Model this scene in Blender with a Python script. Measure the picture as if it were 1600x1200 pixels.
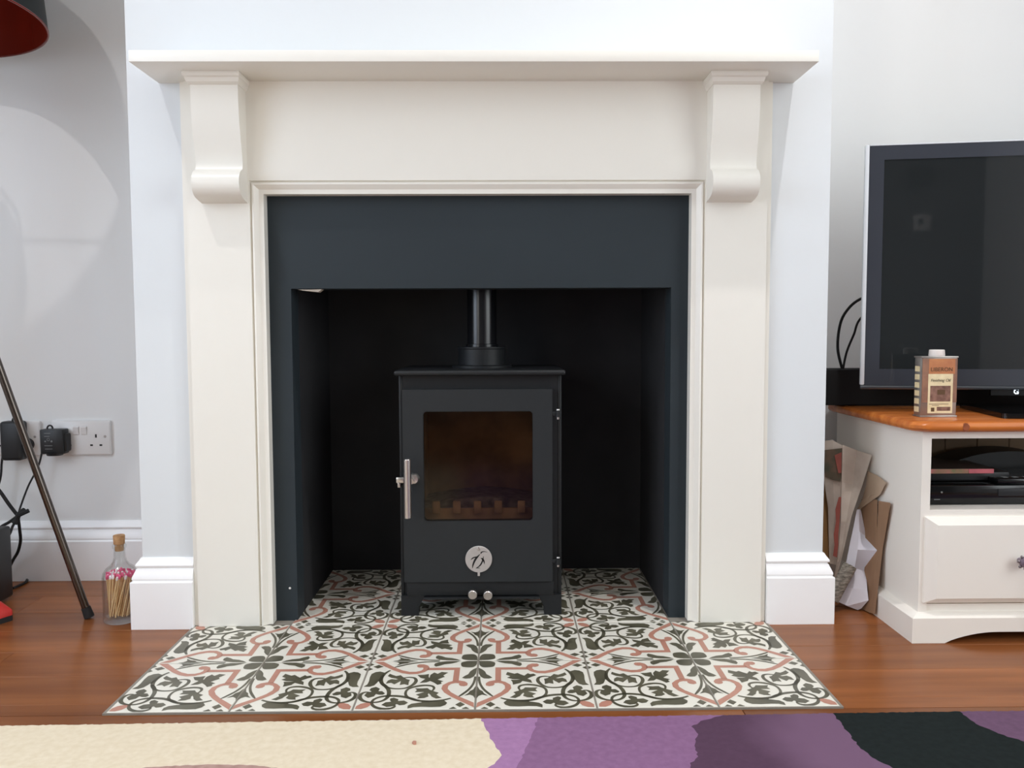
import bpy, bmesh, math, random
import numpy as np
from mathutils import Vector, Matrix

random.seed(7)
for o in list(bpy.data.objects):
    bpy.data.objects.remove(o, do_unlink=True)
SC = bpy.context.scene
COL = SC.collection
PI = math.pi

# ------------------------------------------------------------------ camera
CF, CPITCH, CYAW, CROLL = 1300.0, math.radians(3.7093), math.radians(0.6919), math.radians(-0.2231)
CAMX, CAMH = 0.0466, 0.6208


def cam_axes():
    cp, sp = math.cos(CPITCH), math.sin(CPITCH)
    fwd = Vector((0, cp, -sp)); up = Vector((0, sp, cp)); rt = Vector((1, 0, 0))
    cr, sr = math.cos(CROLL), math.sin(CROLL)
    rt, up = cr * rt + sr * up, -sr * rt + cr * up
    Z = Matrix(((math.cos(CYAW), math.sin(CYAW), 0), (-math.sin(CYAW), math.cos(CYAW), 0), (0, 0, 1)))
    return Z @ rt, Z @ up, Z @ fwd


CA, CB, CC = cam_axes()
CO = Vector((CAMX, 0, CAMH))


def at(x, y, Y=None, Z=None, X=None):
    """the point of the room seen at photo pixel (x, y) on the plane Y=, Z= or X=."""
    d = CC + CA * ((x - 800) / CF) - CB * ((y - 600) / CF)
    if Y is not None: t = (Y - CO.y) / d.y
    elif Z is not None: t = (Z - CO.z) / d.z
    else: t = (X - CO.x) / d.x
    return CO + d * t


cam_d = bpy.data.cameras.new('camera')
cam = bpy.data.objects.new('camera', cam_d); COL.objects.link(cam)
cam_d.sensor_fit = 'HORIZONTAL'; cam_d.sensor_width = 36; cam_d.lens = CF * 36 / 1600
cam_d.clip_start = 0.02
M = Matrix((CA, CB, -CC)).transposed().to_4x4(); M.translation = CO
cam.matrix_world = M
SC.camera = cam

# ------------------------------------------------------------------ exposure, world, lamps
SC.view_settings.view_transform = 'Standard'
try: SC.view_settings.look = 'None'
except Exception: pass
SC.view_settings.gamma = 1.0
SC.view_settings.use_curve_mapping = False
SC.view_settings.exposure = 0.09
SC.cycles.max_bounces = 14; SC.cycles.diffuse_bounces = 8; SC.cycles.transparent_max_bounces = 12

world = bpy.data.worlds.new('daylight'); SC.world = world; world.use_nodes = True
bg = world.node_tree.nodes['Background']; bg.inputs[0].default_value = (1.000, 1.000, 0.939, 1); bg.inputs[1].default_value = 1.056

CEIL = 2.5


def spot(x, y, w, SPOT_COL):
    d = bpy.data.lights.new('downlight', 'SPOT'); d.energy = w; d.color = SPOT_COL
    d.spot_size = math.radians(124); d.spot_blend = 1.0; d.shadow_soft_size = 0.014
    o = bpy.data.objects.new('downlight', d); COL.objects.link(o); o.location = (x, y, 2.47)
    o['kind'] = 'helper'
    return o


def area(name, loc, rot, sx, sy, w, col):
    d = bpy.data.lights.new(name, 'AREA'); d.shape = 'RECTANGLE'; d.size = sx; d.size_y = sy; d.energy = w; d.color = col
    o = bpy.data.objects.new(name, d); COL.objects.link(o); o.location = loc; o.rotation_euler = rot
    return o


spot(-1.03, 0.87, 33.12, (1.000, 0.964, 0.964)); spot(0.80, 1.20, 54.00, (1.000, 0.963, 0.963))
spot(-1.03, -1.0, 46.50, (1.000, 0.955, 0.858)); spot(0.80, -1.0, 46.50, (1.000, 0.955, 0.858))  # unseen rear pair, added to light the room behind the camera
# daylight falling in through two left windows and an added right one
area('daylight_side', (-2.12, -1.9, 1.35), (0, -PI / 2, 0), 1.8, 1.2, 32.00, (1.000, 1.000, 0.975))
area('daylight_bay', (-2.12, 0.2, 1.35), (0, -PI / 2, 0), 1.8, 1.5, 37.20, (0.667, 0.796, 1.000))
area('added_daylight_right', (2.22, -0.1, 1.35), (0, PI / 2, 0), 1.8, 1.9, 36.72, (0.880, 0.954, 1.000))  # added source, brightens the right alcove and that side of the breast



# ------------------------------------------------------------------ materials
def lin(c):
    r = []
    for v in c:
        v /= 255.0
        r.append(v / 12.92 if v <= 0.04045 else ((v + 0.055) / 1.055) ** 2.4)
    return (*r, 1.0)


def mat(name, rgb, rough=0.5, metal=0.0, var=0.0, vscale=8.0, bump=0.0, bscale=60.0, spec=0.5, coat=0.0, emit=None, stretch=None, rgb2=None, objrand=0.0, trans=0.0, ior=1.45, detail=4.0):
    m = bpy.data.materials.new(name); m.use_nodes = True
    nt = m.node_tree; N = nt.nodes; L = nt.links
    b = N['Principled BSDF']
    b.inputs['Roughness'].default_value = rough; b.inputs['Metallic'].default_value = metal
    b.inputs['Specular IOR Level'].default_value = spec; b.inputs['Coat Weight'].default_value = coat
    b.inputs['Coat Roughness'].default_value = 0.12
    b.inputs['IOR'].default_value = ior
    b.inputs['Transmission Weight'].default_value = trans
    b.inputs['Base Color'].default_value = lin(rgb)
    if emit:
        b.inputs['Emission Color'].default_value = lin(rgb); b.inputs['Emission Strength'].default_value = emit
    if var or rgb2 or bump or objrand:
        tc = N.new('ShaderNodeTexCoord'); mp = N.new('ShaderNodeMapping'); L.new(tc.outputs['Object'], mp.inputs[0])
        if stretch: mp.inputs['Scale'].default_value = stretch
        if objrand:
            oi = N.new('ShaderNodeObjectInfo'); mm = N.new('ShaderNodeMath'); mm.operation = 'MULTIPLY'; mm.inputs[1].default_value = 37.0
            L.new(oi.outputs['Random'], mm.inputs[0]); cx = N.new('ShaderNodeCombineXYZ')
            for i in range(3): L.new(mm.outputs[0], cx.inputs[i])
            L.new(cx.outputs[0], mp.inputs['Location'])
        if var or rgb2 or objrand:
            nz = N.new('ShaderNodeTexNoise'); nz.inputs['Scale'].default_value = vscale; nz.inputs['Detail'].default_value = detail
            L.new(mp.outputs[0], nz.inputs['Vector'])
            rp = N.new('ShaderNodeValToRGB'); L.new(nz.outputs[0], rp.inputs[0])
            rp.color_ramp.elements[0].position = 0.3; rp.color_ramp.elements[1].position = 0.7
            c1 = lin(rgb); c2 = lin(rgb2) if rgb2 else tuple(max(0, v * (1 - var)) for v in c1[:3]) + (1,)
            rp.color_ramp.elements[0].color = c2; rp.color_ramp.elements[1].color = c1
            out = rp.outputs[0]
            if objrand:
                hs = N.new('ShaderNodeHueSaturation'); mr = N.new('ShaderNodeMapRange'); L.new(oi.outputs['Random'], mr.inputs[0])
                mr.inputs[3].default_value = 1 - objrand; mr.inputs[4].default_value = 1 + objrand
                L.new(mr.outputs[0], hs.inputs['Value']); L.new(out, hs.inputs['Color']); out = hs.outputs[0]
            L.new(out, b.inputs['Base Color'])
        if bump:
            nb = N.new('ShaderNodeTexNoise'); nb.inputs['Scale'].default_value = bscale; nb.inputs['Detail'].default_value = 3
            L.new(mp.outputs[0], nb.inputs['Vector'])
            bp = N.new('ShaderNodeBump'); bp.inputs['Strength'].default_value = bump; bp.inputs['Distance'].default_value = 0.002
            L.new(nb.outputs[0], bp.inputs['Height']); L.new(bp.outputs[0], b.inputs['Normal'])
    return m


def tinted_glass(name, tint, gloss=0.12, rough=0.03, ior=1.45, dirt=0.8):
    m = bpy.data.materials.new(name); m.use_nodes = True
    nt = m.node_tree; N = nt.nodes; L = nt.links
    N.remove(N['Principled BSDF'])
    tr = N.new('ShaderNodeBsdfTransparent'); gl = N.new('ShaderNodeBsdfGlossy'); gl.inputs['Roughness'].default_value = rough
    tc = N.new('ShaderNodeTexCoord'); nz = N.new('ShaderNodeTexNoise'); nz.inputs['Scale'].default_value = 14; L.new(tc.outputs['Object'], nz.inputs[0])
    rp = N.new('ShaderNodeValToRGB'); L.new(nz.outputs[0], rp.inputs[0])
    rp.color_ramp.elements[0].color = tuple(v * dirt for v in tint) + (1,); rp.color_ramp.elements[1].color = tuple(tint) + (1,)
    L.new(rp.outputs[0], tr.inputs[0])
    fr = N.new('ShaderNodeLayerWeight'); pw = N.new('ShaderNodeMath'); pw.operation = 'POWER'; pw.inputs[1].default_value = 4.0; L.new(fr.outputs['Facing'], pw.inputs[0])
    mu = N.new('ShaderNodeMath'); mu.operation = 'MULTIPLY_ADD'; mu.inputs[1].default_value = (ior - 1) * 1.2; mu.inputs[2].default_value = gloss; mu.use_clamp = True
    L.new(pw.outputs[0], mu.inputs[0])
    mx = N.new('ShaderNodeMixShader'); L.new(mu.outputs[0], mx.inputs[0]); L.new(tr.outputs[0], mx.inputs[1]); L.new(gl.outputs[0], mx.inputs[2])
    L.new(mx.outputs[0], N['Material Output'].inputs[0])
    return m


MT = {}
MT['wall'] = mat('wall_paint', (221, 225, 227), 0.6, var=0.015, vscale=3, bump=0.04, bscale=120, spec=0.3)
MT['alcove'] = mat('lightened_alcove_wall_paint', (234, 235, 234), 0.6, var=0.02, vscale=3, bump=0.04, bscale=120, spec=0.3)  # lighter than the breast paint, making up in colour for dim alcove light
MT['rear_wall'] = mat('dark_grey_rear_wall_paint', (108, 110, 114), 0.7, var=0.03, vscale=3)
MT['ceiling'] = mat('ceiling_paint', (240, 240, 238), 0.8, var=0.01)
MT['skirting'] = mat('skirting_gloss', (248, 248, 248), 0.32, var=0.015, vscale=6, spec=0.5)
MT['cream'] = mat('cream_satin_paint', (236, 233, 224), 0.3, var=0.012, vscale=5, bump=0.02, bscale=90, spec=0.4)
MT['slate'] = mat('slate_blue_paint', (43, 51, 56), 0.62, var=0.1, vscale=5, bump=0.08, bscale=70, spec=0.35)
MT['sootwall'] = mat('black_chamber_paint', (52, 52, 54), 0.8, var=0.25, vscale=7, spec=0.2)
MT['wood_floor'] = mat('varnished_hardwood', (150, 92, 52), 0.24, rgb2=(114, 66, 35), vscale=3.2, stretch=(0.5, 6, 1), spec=0.25, objrand=0.2, coat=0.0, detail=6, bump=0.02, bscale=8)
MT['tile'] = mat('glazed_tile_white', (226, 223, 211), 0.28, var=0.03, vscale=14, spec=0.4)
MT['tile_green'] = mat('glazed_tile_olive', (102, 99, 82), 0.3, rgb2=(74, 72, 58), vscale=16, spec=0.4)
MT['tile_terra'] = mat('glazed_tile_terracotta', (186, 134, 116), 0.3, var=0.12, vscale=22, spec=0.4)
MT['grout'] = mat('grey_grout', (140, 134, 124), 0.85, var=0.15, vscale=40)
MT['stove'] = mat('matt_black_steel', (29, 31, 33), 0.5, var=0.08, vscale=30, bump=0.05, bscale=400, spec=0.4)
MT['stove_door'] = mat('matt_charcoal_cast', (36, 39, 41), 0.52, var=0.06, vscale=20, bump=0.06, bscale=400, spec=0.4)
MT['pipe'] = mat('enamel_black_pipe', (22, 23, 26), 0.22, var=0.1, spec=0.6)
MT['steel'] = mat('brushed_steel', (206, 202, 198), 0.3, metal=1.0, var=0.06, vscale=40, stretch=(1, 1, 0.05))
MT['steel_matt'] = mat('satin_steel_disc', (214, 211, 209), 0.45, metal=0.85, var=0.06, vscale=60)
MT['black'] = mat('black_cutout', (14, 14, 15), 0.6, var=0.2)
MT['firebrick'] = mat('sooty_fire_brick', (182, 156, 128), 0.9, rgb2=(84, 70, 58), vscale=9, bump=0.3, bscale=40)
MT['ash'] = mat('grey_ash', (124, 122, 120), 0.95, rgb2=(60, 60, 62), vscale=60, bump=0.6, bscale=120)
MT['stove_glass'] = tinted_glass('smoked_stove_glass', (0.76, 0.69, 0.62), 0.016, 0.12, 1.22)
MT['copper'] = mat('copper_red_lining', (124, 32, 17), 0.25, metal=0.2, rgb2=(72, 20, 13), vscale=2.2, spec=0.5)
MT['shade_out'] = mat('dark_shade_fabric', (20, 26, 26), 0.6, var=0.15, vscale=60)
MT['bronze'] = mat('dark_bronze_tube', (96, 88, 82), 0.25, metal=1.0, var=0.1)
MT['rubber'] = mat('black_rubber', (30, 29, 29), 0.7, var=0.1)
MT['plastic_w'] = mat('white_switch_plastic', (226, 224, 222), 0.3, var=0.01)
MT['plastic_k'] = mat('black_plastic', (34, 36, 38), 0.42, var=0.1, vscale=40)
MT['print_w'] = mat('pale_print', (122, 124, 124), 0.6, var=0.1)
MT['red'] = mat('red_felt', (190, 36, 28), 0.5, var=0.25, vscale=20)
MT['glass'] = tinted_glass('clear_bottle_glass', (0.945, 0.955, 0.95), 0.03, 0.03, 1.6, 1.0)
MT['cork'] = mat('cork', (196, 156, 112), 0.85, rgb2=(150, 108, 70), vscale=60, bump=0.3, bscale=150)
MT['match'] = mat('match_wood', (240, 204, 152), 0.7, var=0.15, vscale=60)
MT['match_pink'] = mat('pink_match_head', (238, 92, 140), 0.6, var=0.1)
MT['match_white'] = mat('white_match_head', (250, 238, 238), 0.6, var=0.05)
MT['tv_bezel'] = mat('gloss_charcoal_bezel', (60, 63, 70), 0.12, var=0.05, spec=0.6)
MT['tv_screen'] = mat('matt_dark_screen', (36, 39, 40), 0.03, var=0.05, spec=0.6)
MT['tv_rim'] = mat('lit_clear_rim', (236, 240, 244), 0.15, trans=0.25, ior=1.4, var=0.005)  # clear acrylic painted near white, for the light its edge catches
MT['tv_rim_low'] = mat('unlit_clear_rim', (66, 70, 74), 0.08, var=0.05, spec=0.8)  # same clear acrylic, painted dark where the bottom edge catches no light
MT['black_gloss'] = mat('black_gloss_plastic', (16, 17, 18), 0.12, var=0.1, spec=0.5)
MT['black_cloth'] = mat('black_speaker_cloth', (20, 20, 21), 0.8, var=0.2, vscale=200)
MT['led'] = mat('white_led', (225, 240, 255), 0.5, emit=4.0, var=0.001)
MT['pine'] = mat('orange_pine', (208, 124, 58), 0.25, rgb2=(172, 90, 38), vscale=6, stretch=(0.7, 10, 10), spec=0.35)
MT['knot'] = mat('dark_pine_knot', (120, 58, 28), 0.3, rgb2=(160, 84, 44), vscale=70)
MT['stand_white'] = mat('off_white_furniture_paint', (240, 235, 226), 0.42, var=0.015, vscale=5)
MT['stand_back'] = mat('brown_stand_lining', (150, 128, 104), 0.7, var=0.08, vscale=8)
MT['tin'] = mat('tin_metal', (168, 162, 156), 0.35, metal=0.8, var=0.15, vscale=50)
MT['tin_brown'] = mat('brown_printed_label', (150, 106, 80), 0.4, rgb2=(120, 84, 66), vscale=40)
MT['tin_orange'] = mat('orange_printed_label', (192, 126, 74), 0.4, rgb2=(170, 100, 60), vscale=40)
MT['tin_cream'] = mat('cream_printed_label', (232, 218, 178), 0.4, rgb2=(214, 196, 154), vscale=60)
MT['tin_dark'] = mat('dark_printed_scene', (96, 62, 48), 0.45, rgb2=(142, 104, 88), vscale=90)
MT['tin_gold'] = mat('gold_lettering', (92, 60, 20), 0.4, var=0.2)
MT['cap_w'] = mat('white_cap', (230, 222, 216), 0.4, var=0.03)
MT['news'] = mat('newsprint', (208, 196, 184), 0.85, rgb2=(188, 174, 162), vscale=24, bump=0.2, bscale=40)
MT['news_grey'] = mat('printed_grey_pages', (176, 170, 160), 0.8, rgb2=(92, 88, 80), vscale=90, stretch=(1, 1, 3))
MT['news_photo'] = mat('printed_photo', (120, 96, 80), 0.8, rgb2=(84, 84, 70), vscale=40)
MT['news_red'] = mat('printed_red', (166, 92, 82), 0.8, var=0.2, vscale=40)
MT['kraft'] = mat('kraft_paper', (186, 162, 138), 0.85, var=0.12, vscale=14, bump=0.2, bscale=30)
MT['card'] = mat('brown_cardboard', (156, 122, 94), 0.85, var=0.12, vscale=14, stretch=(8, 8, 1))
MT['card_dark'] = mat('ochre_cardboard', (150, 112, 66), 0.85, var=0.2, vscale=14)
MT['paper'] = mat('white_paper', (226, 225, 236), 0.8, var=0.02, vscale=12)
MT['book_edge'] = mat('multicolour_booklet_edge', (196, 110, 110), 0.6, rgb2=(110, 122, 80), vscale=34)
MT['book_pink'] = mat('pink_booklet_edge', (206, 110, 118), 0.6, var=0.2, vscale=80)
MT['book_top'] = mat('dark_brown_cover', (44, 34, 28), 0.5, var=0.2)
MT['pewter'] = mat('pewter_flower_knob', (150, 142, 144), 0.35, metal=0.7, var=0.2, vscale=60)
MT['mauve'] = mat('mauve_knob_centre', (120, 104, 118), 0.35, var=0.2, vscale=60)
MT['chip'] = mat('bare_plaster', (176, 166, 154), 0.9, var=0.2, vscale=60)
RUGM = dict(bump=0.06, bscale=1100, vscale=90, spec=0.1)
MT['rug_cream'] = mat('rug_cream_wool', (219, 207, 184), 0.95, rgb2=(210, 196, 170), **RUGM)
MT['rug_lilac'] = mat('rug_lilac_wool', (160, 121, 160), 0.95, rgb2=(149, 111, 150), **RUGM)
MT['rug_purple'] = mat('rug_purple_wool', (135, 100, 134), 0.95, rgb2=(126, 92, 125), **RUGM)
MT['rug_aub'] = mat('rug_aubergine_wool', (85, 62, 81), 0.95, rgb2=(80, 58, 76), **RUGM)
MT['rug_mauve'] = mat('rug_mauve_wool', (106, 80, 103), 0.95, rgb2=(96, 72, 93), **RUGM)
MT['rug_black'] = mat('rug_black_wool', (31, 37, 37), 0.95, rgb2=(26, 31, 31), **RUGM)
MT['rug_rose'] = mat('rug_rose_wool', (176, 146, 136), 0.95, rgb2=(156, 126, 118), **RUGM)

# the aubergine wool fades to mauve towards the right (space-dyed yarn)
_nt = MT['rug_aub'].node_tree; _N = _nt.nodes; _b = _N['Principled BSDF']
_old = _b.inputs['Base Color'].links[0].from_socket
_tc = _N.new('ShaderNodeTexCoord'); _sx = _N.new('ShaderNodeSeparateXYZ'); _nt.links.new(_tc.outputs['Object'], _sx.inputs[0])
_nz = _N.new('ShaderNodeTexNoise'); _nz.inputs['Scale'].default_value = 9; _nt.links.new(_tc.outputs['Object'], _nz.inputs[0])
_ad = _N.new('ShaderNodeMath'); _ad.operation = 'MULTIPLY_ADD'; _ad.inputs[1].default_value = 0.16; _nt.links.new(_nz.outputs[0], _ad.inputs[0]); _nt.links.new(_sx.outputs[0], _ad.inputs[2])
_mr = _N.new('ShaderNodeMapRange'); _mr.inputs[1].default_value = 0.385; _mr.inputs[2].default_value = 0.50; _nt.links.new(_ad.outputs[0], _mr.inputs[0])
_mx = _N.new('ShaderNodeMixRGB'); _nt.links.new(_mr.outputs[0], _mx.inputs[0]); _nt.links.new(_old, _mx.inputs[1]); _mx.inputs[2].default_value = lin((110, 84, 107))
_nt.links.new(_mx.outputs[0], _b.inputs['Base Color'])

# ------------------------------------------------------------------ mesh helpers
ORIG = {}


def bm_new(): return bmesh.new()


def text_mesh(name, curve, parent):
    tmp = bpy.data.objects.new(name, curve); COL.objects.link(tmp)
    me = bpy.data.meshes.new_from_object(tmp.evaluated_get(bpy.context.evaluated_depsgraph_get()))
    m = curve.materials[0]
    bpy.data.objects.remove(tmp, do_unlink=True)
    if not me.materials: me.materials.append(m)
    o = bpy.data.objects.new(name, me); COL.objects.link(o); o.parent = parent
    return o


def mesh_from(name, bm, mats, smooth=True, angle=35):
    me = bpy.data.meshes.new(name)
    bmesh.ops.recalc_face_normals(bm, faces=bm.faces[:])
    bm.to_mesh(me); bm.free()
    for m in (mats if isinstance(mats, (list, tuple)) else [mats]):
        me.materials.append(MT[m] if isinstance(m, str) else m)
    if smooth and len(me.polygons):
        me.shade_smooth(); me.set_sharp_from_angle(angle=math.radians(angle))
    return me


def obj(name, bm, mats, parent=None, base=None, smooth=True, angle=35, mesh=None):
    """bm in room coordinates -> ONE mesh object; its origin is the parent's origin or `base`."""
    o0 = ORIG[parent.name] if parent else Vector(base if base is not None else (0, 0, 0))
    if mesh is None:
        bmesh.ops.translate(bm, verts=bm.verts[:], vec=-o0)
        mesh = mesh_from(name, bm, mats, smooth, angle)
    o = bpy.data.objects.new(name, mesh); COL.objects.link(o)
    if parent: o.parent = parent
    else: o.location = o0
    ORIG[o.name] = o0
    return o


def tag(o, label=None, cat=None, group=None, kind=None):
    if label: o['label'] = label
    if cat: o['category'] = cat
    if group: o['group'] = group
    if kind: o['kind'] = kind
    return o


def thing(name, loc, label, cat, group=None):
    o = bpy.data.objects.new(name, None); COL.objects.link(o); o.location = loc; o.empty_display_size = 0.05
    ORIG[o.name] = Vector(loc)
    return tag(o, label, cat, group)


def box(bm, x0, x1, y0, y1, z0, z1, bev=0.0, seg=2, mi=0):
    vs = [bm.verts.new((x, y, z)) for x in (x0, x1) for y in (y0, y1) for z in (z0, z1)]
    fs = [bm.faces.new([vs[i] for i in q]) for q in ((0, 1, 3, 2), (4, 6, 7, 5), (0, 4, 5, 1), (2, 3, 7, 6), (0, 2, 6, 4), (1, 5, 7, 3))]
    for f in fs: f.material_index = mi
    if bev:
        es = list({e for f in fs for e in f.edges})
        bmesh.ops.bevel(bm, geom=es, offset=bev, segments=seg, profile=0.5, affect='EDGES', clamp_overlap=True)
    return bm


def bbox(x0, x1, y0, y1, z0, z1, bev=0.0, seg=2): return box(bm_new(), x0, x1, y0, y1, z0, z1, bev, seg)


def prism(bm, pts, ax, a0, a1, mi=0):
    """pts 2-D polygon in the two other axes (in x,y,z order), extruded along axis ax from a0 to a1."""
    def P(p, a):
        q = list(p); q.insert(ax, a); return q
    A = [bm.verts.new(P(p, a0)) for p in pts]; B = [bm.verts.new(P(p, a1)) for p in pts]
    n = len(pts); fs = []
    fs.append(bm.faces.new(A)); fs.append(bm.faces.new(B[::-1]))
    for i in range(n): fs.append(bm.faces.new((A[i], B[i], B[(i + 1) % n], A[(i + 1) % n])))
    for f in fs: f.material_index = mi
    return bm


def lathe(bm, prof, c, seg=32, axis='Z', close=False, mi=0):
    rings = []
    for r, h in prof:
        ring = []
        if r < 1e-6:
            ring = [None]
        for k in range(seg if r >= 1e-6 else 1):
            a = 2 * PI * k / seg
            x, y = r * math.cos(a), r * math.sin(a)
            p = {'Z': (x, y, h), 'Y': (x, h, y), 'X': (h, x, y)}[axis]
            v = bm.verts.new((c[0] + p[0], c[1] + p[1], c[2] + p[2]))
            if r < 1e-6: ring = [v]
            else: ring.append(v)
        rings.append(ring)
    prs = list(zip(rings, rings[1:]))
    if close: prs.append((rings[-1], rings[0]))
    for A, B in prs:
        for k in range(seg):
            k2 = (k + 1) % seg
            if len(A) == 1 and len(B) == 1: continue
            if len(A) == 1: f = bm.faces.new((A[0], B[k], B[k2]))
            elif len(B) == 1: f = bm.faces.new((A[k], A[k2], B[0]))
            else: f = bm.faces.new((A[k], A[k2], B[k2], B[k]))
            f.material_index = mi
    return bm


def catmull(pts, n=6):
    pts = [tuple(p) for p in pts]
    if len(pts) < 3: return pts
    out = []
    P = [pts[0]] + pts + [pts[-1]]
    for i in range(1, len(P) - 2):
        for k in range(n):
            t = k / n
            out.append(tuple(0.5 * (2 * b + (c - a) * t + (2 * a - 5 * b + 4 * c - d) * t * t + (3 * b - a - 3 * c + d) * t ** 3) for a, b, c, d in zip(P[i - 1], P[i], P[i + 1], P[i + 2])))
    out.append(pts[-1])
    return out


def tube(bm, pts, r, seg=10, cap=True, r2=None, mi=0):
    pts = [Vector(p) for p in pts]; n = len(pts); rings = []
    up = Vector((0, 0, 1)); prev = None
    for i, p in enumerate(pts):
        d = (pts[min(i + 1, n - 1)] - pts[max(i - 1, 0)]).normalized()
        if prev is None:
            a = d.cross(up)
            if a.length < 1e-3: a = d.cross(Vector((1, 0, 0)))
        else: a = prev - d * prev.dot(d)
        a.normalize(); prev = a; b = d.cross(a)
        rr = r if r2 is None else r + (r2 - r) * i / (n - 1)
        rings.append([bm.verts.new(p + (a * math.cos(2 * PI * k / seg) + b * math.sin(2 * PI * k / seg)) * rr) for k in range(seg)])
    for A, B in zip(rings, rings[1:]):
        for k in range(seg):
            f = bm.faces.new((A[k], A[(k + 1) % seg], B[(k + 1) % seg], B[k])); f.material_index = mi
    if cap:
        bm.faces.new(rings[0][::-1]).material_index = mi; bm.faces.new(rings[-1]).material_index = mi
    return bm


def loft(bm, sections, closed_prof=True, cap=True):
    R = [[bm.verts.new(p) for p in s] for s in sections]
    n = len(R[0])
    for A, B in zip(R, R[1:]):
        for k in range(n if closed_prof else n - 1):
            bm.faces.new((A[k], A[(k + 1) % n], B[(k + 1) % n], B[k]))
    if cap and closed_prof:
        bm.faces.new(R[0]); bm.faces.new(R[-1][::-1])
    return bm


def rounded(x0, x1, z0, z1, r, n=6):
    pts = []
    for cx, cz, a0 in ((x1 - r, z1 - r, 0), (x0 + r, z1 - r, 90), (x0 + r, z0 + r, 180), (x1 - r, z0 + r, 270)):
        for k in range(n + 1):
            a = math.radians(a0 + 90 * k / n); pts.append((cx + r * math.cos(a), cz + r * math.sin(a)))
    return pts


def frame(bm, outer, inner, y0, y1):
    """ring between two 2-D loops (x,z) of equal count, between y0 (front) and y1."""
    n = len(outer)
    O0 = [bm.verts.new((p[0], y0, p[1])) for p in outer]; I0 = [bm.verts.new((p[0], y0, p[1])) for p in inner]
    O1 = [bm.verts.new((p[0], y1, p[1])) for p in outer]; I1 = [bm.verts.new((p[0], y1, p[1])) for p in inner]
    for k in range(n):
        j = (k + 1) % n
        for q in ((O0[k], O0[j], I0[j], I0[k]), (O1[k], I1[k], I1[j], O1[j]), (O0[k], O1[k], O1[j], O0[j]), (I0[k], I0[j], I1[j], I1[k])):
            bm.faces.new(q)
    return bm


# ------------------------------------------------------------------ the room
WALL_Y = 2.075     # alcove back wall
BR_Y = 1.728       # chimney breast face
BX0, BX1 = -0.709, 0.724
XL, XR, YR = -1.95, 2.05, -3.0
BOXL, BOXR, BOXT, BOXB, INS_Y = -0.392, 0.402, 0.7085, 2.12, 1.748

bm = bm_new()
for a, b, z0 in ((XL, -0.46, 0), (0.46, XR, 0), (-0.46, 0.46, 1.01)): box(bm, a, b, WALL_Y, WALL_Y + 0.2, z0, CEIL)
tag(obj('wall_back', bm, 'alcove'), 'pale grey alcove wall behind lamp and television', kind='structure')
bm = bm_new()
# chimney breast as one solid with a hole for the fireplace
HX0, HX1, HZ = -0.47, 0.47, 0.93
box(bm, BX0, HX0, BR_Y, WALL_Y, 0, CEIL); box(bm, HX1, BX1, BR_Y, WALL_Y, 0, CEIL); box(bm, HX0, HX1, BR_Y, WALL_Y, HZ, CEIL)
tag(obj('wall_chimney', bm, 'wall'), 'white chimney breast wall around the fireplace', kind='structure')
# left wall with a tall window, right wall with an added one
bm = bm_new(); LW = ((-2.5, -1.3), (-0.55, 0.95)); wz0, wz1 = 0.45, 2.25
for a, b in ((YR, LW[0][0]), (LW[0][1], LW[1][0]), (LW[1][1], WALL_Y)): box(bm, XL - 0.15, XL, a, b, 0, CEIL)
for a, b in LW: box(bm, XL - 0.15, XL, a, b, 0, wz0); box(bm, XL - 0.15, XL, a, b, wz1, CEIL)
tag(obj('wall_left', bm, 'wall'), kind='structure')
bm = bm_new(); ry0, ry1 = -1.05, 0.85  # unseen window opening, added to let light into the right alcove
box(bm, XR, XR + 0.15, YR, ry0, 0, CEIL); box(bm, XR, XR + 0.15, ry1, WALL_Y, 0, CEIL); box(bm, XR, XR + 0.15, ry0, ry1, 0, wz0); box(bm, XR, XR + 0.15, ry0, ry1, wz1, CEIL)
tag(obj('wall_right', bm, 'wall'), kind='structure')
tag(obj('wall_rear', bbox(XL, XR, YR - 0.15, YR, 0, CEIL), 'rear_wall'), kind='structure')
tag(obj('ceiling', bbox(XL, XR, YR, WALL_Y, CEIL, CEIL + 0.1), 'ceiling'), kind='structure')
# window frames, the last one for the added right window
for n_, (x0, x1, (a0, a1)) in enumerate(((XL - 0.1, XL - 0.05, LW[0]), (XL - 0.1, XL - 0.05, LW[1]), (XR + 0.05, XR + 0.1, (ry0, ry1))), 1):
    bm = bm_new()
    for a, b in ((a0, a0 + 0.05), (a1 - 0.05, a1), ((a0 + a1) / 2 - 0.025, (a0 + a1) / 2 + 0.025)): box(bm, x0, x1, a, b, wz0, wz1)
    box(bm, x0, x1, a0, a1, wz0, wz0 + 0.05); box(bm, x0, x1, a0, a1, wz1 - 0.05, wz1)
    tag(obj('window_%d' % n_, bm, 'skirting'), kind='structure')

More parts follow.
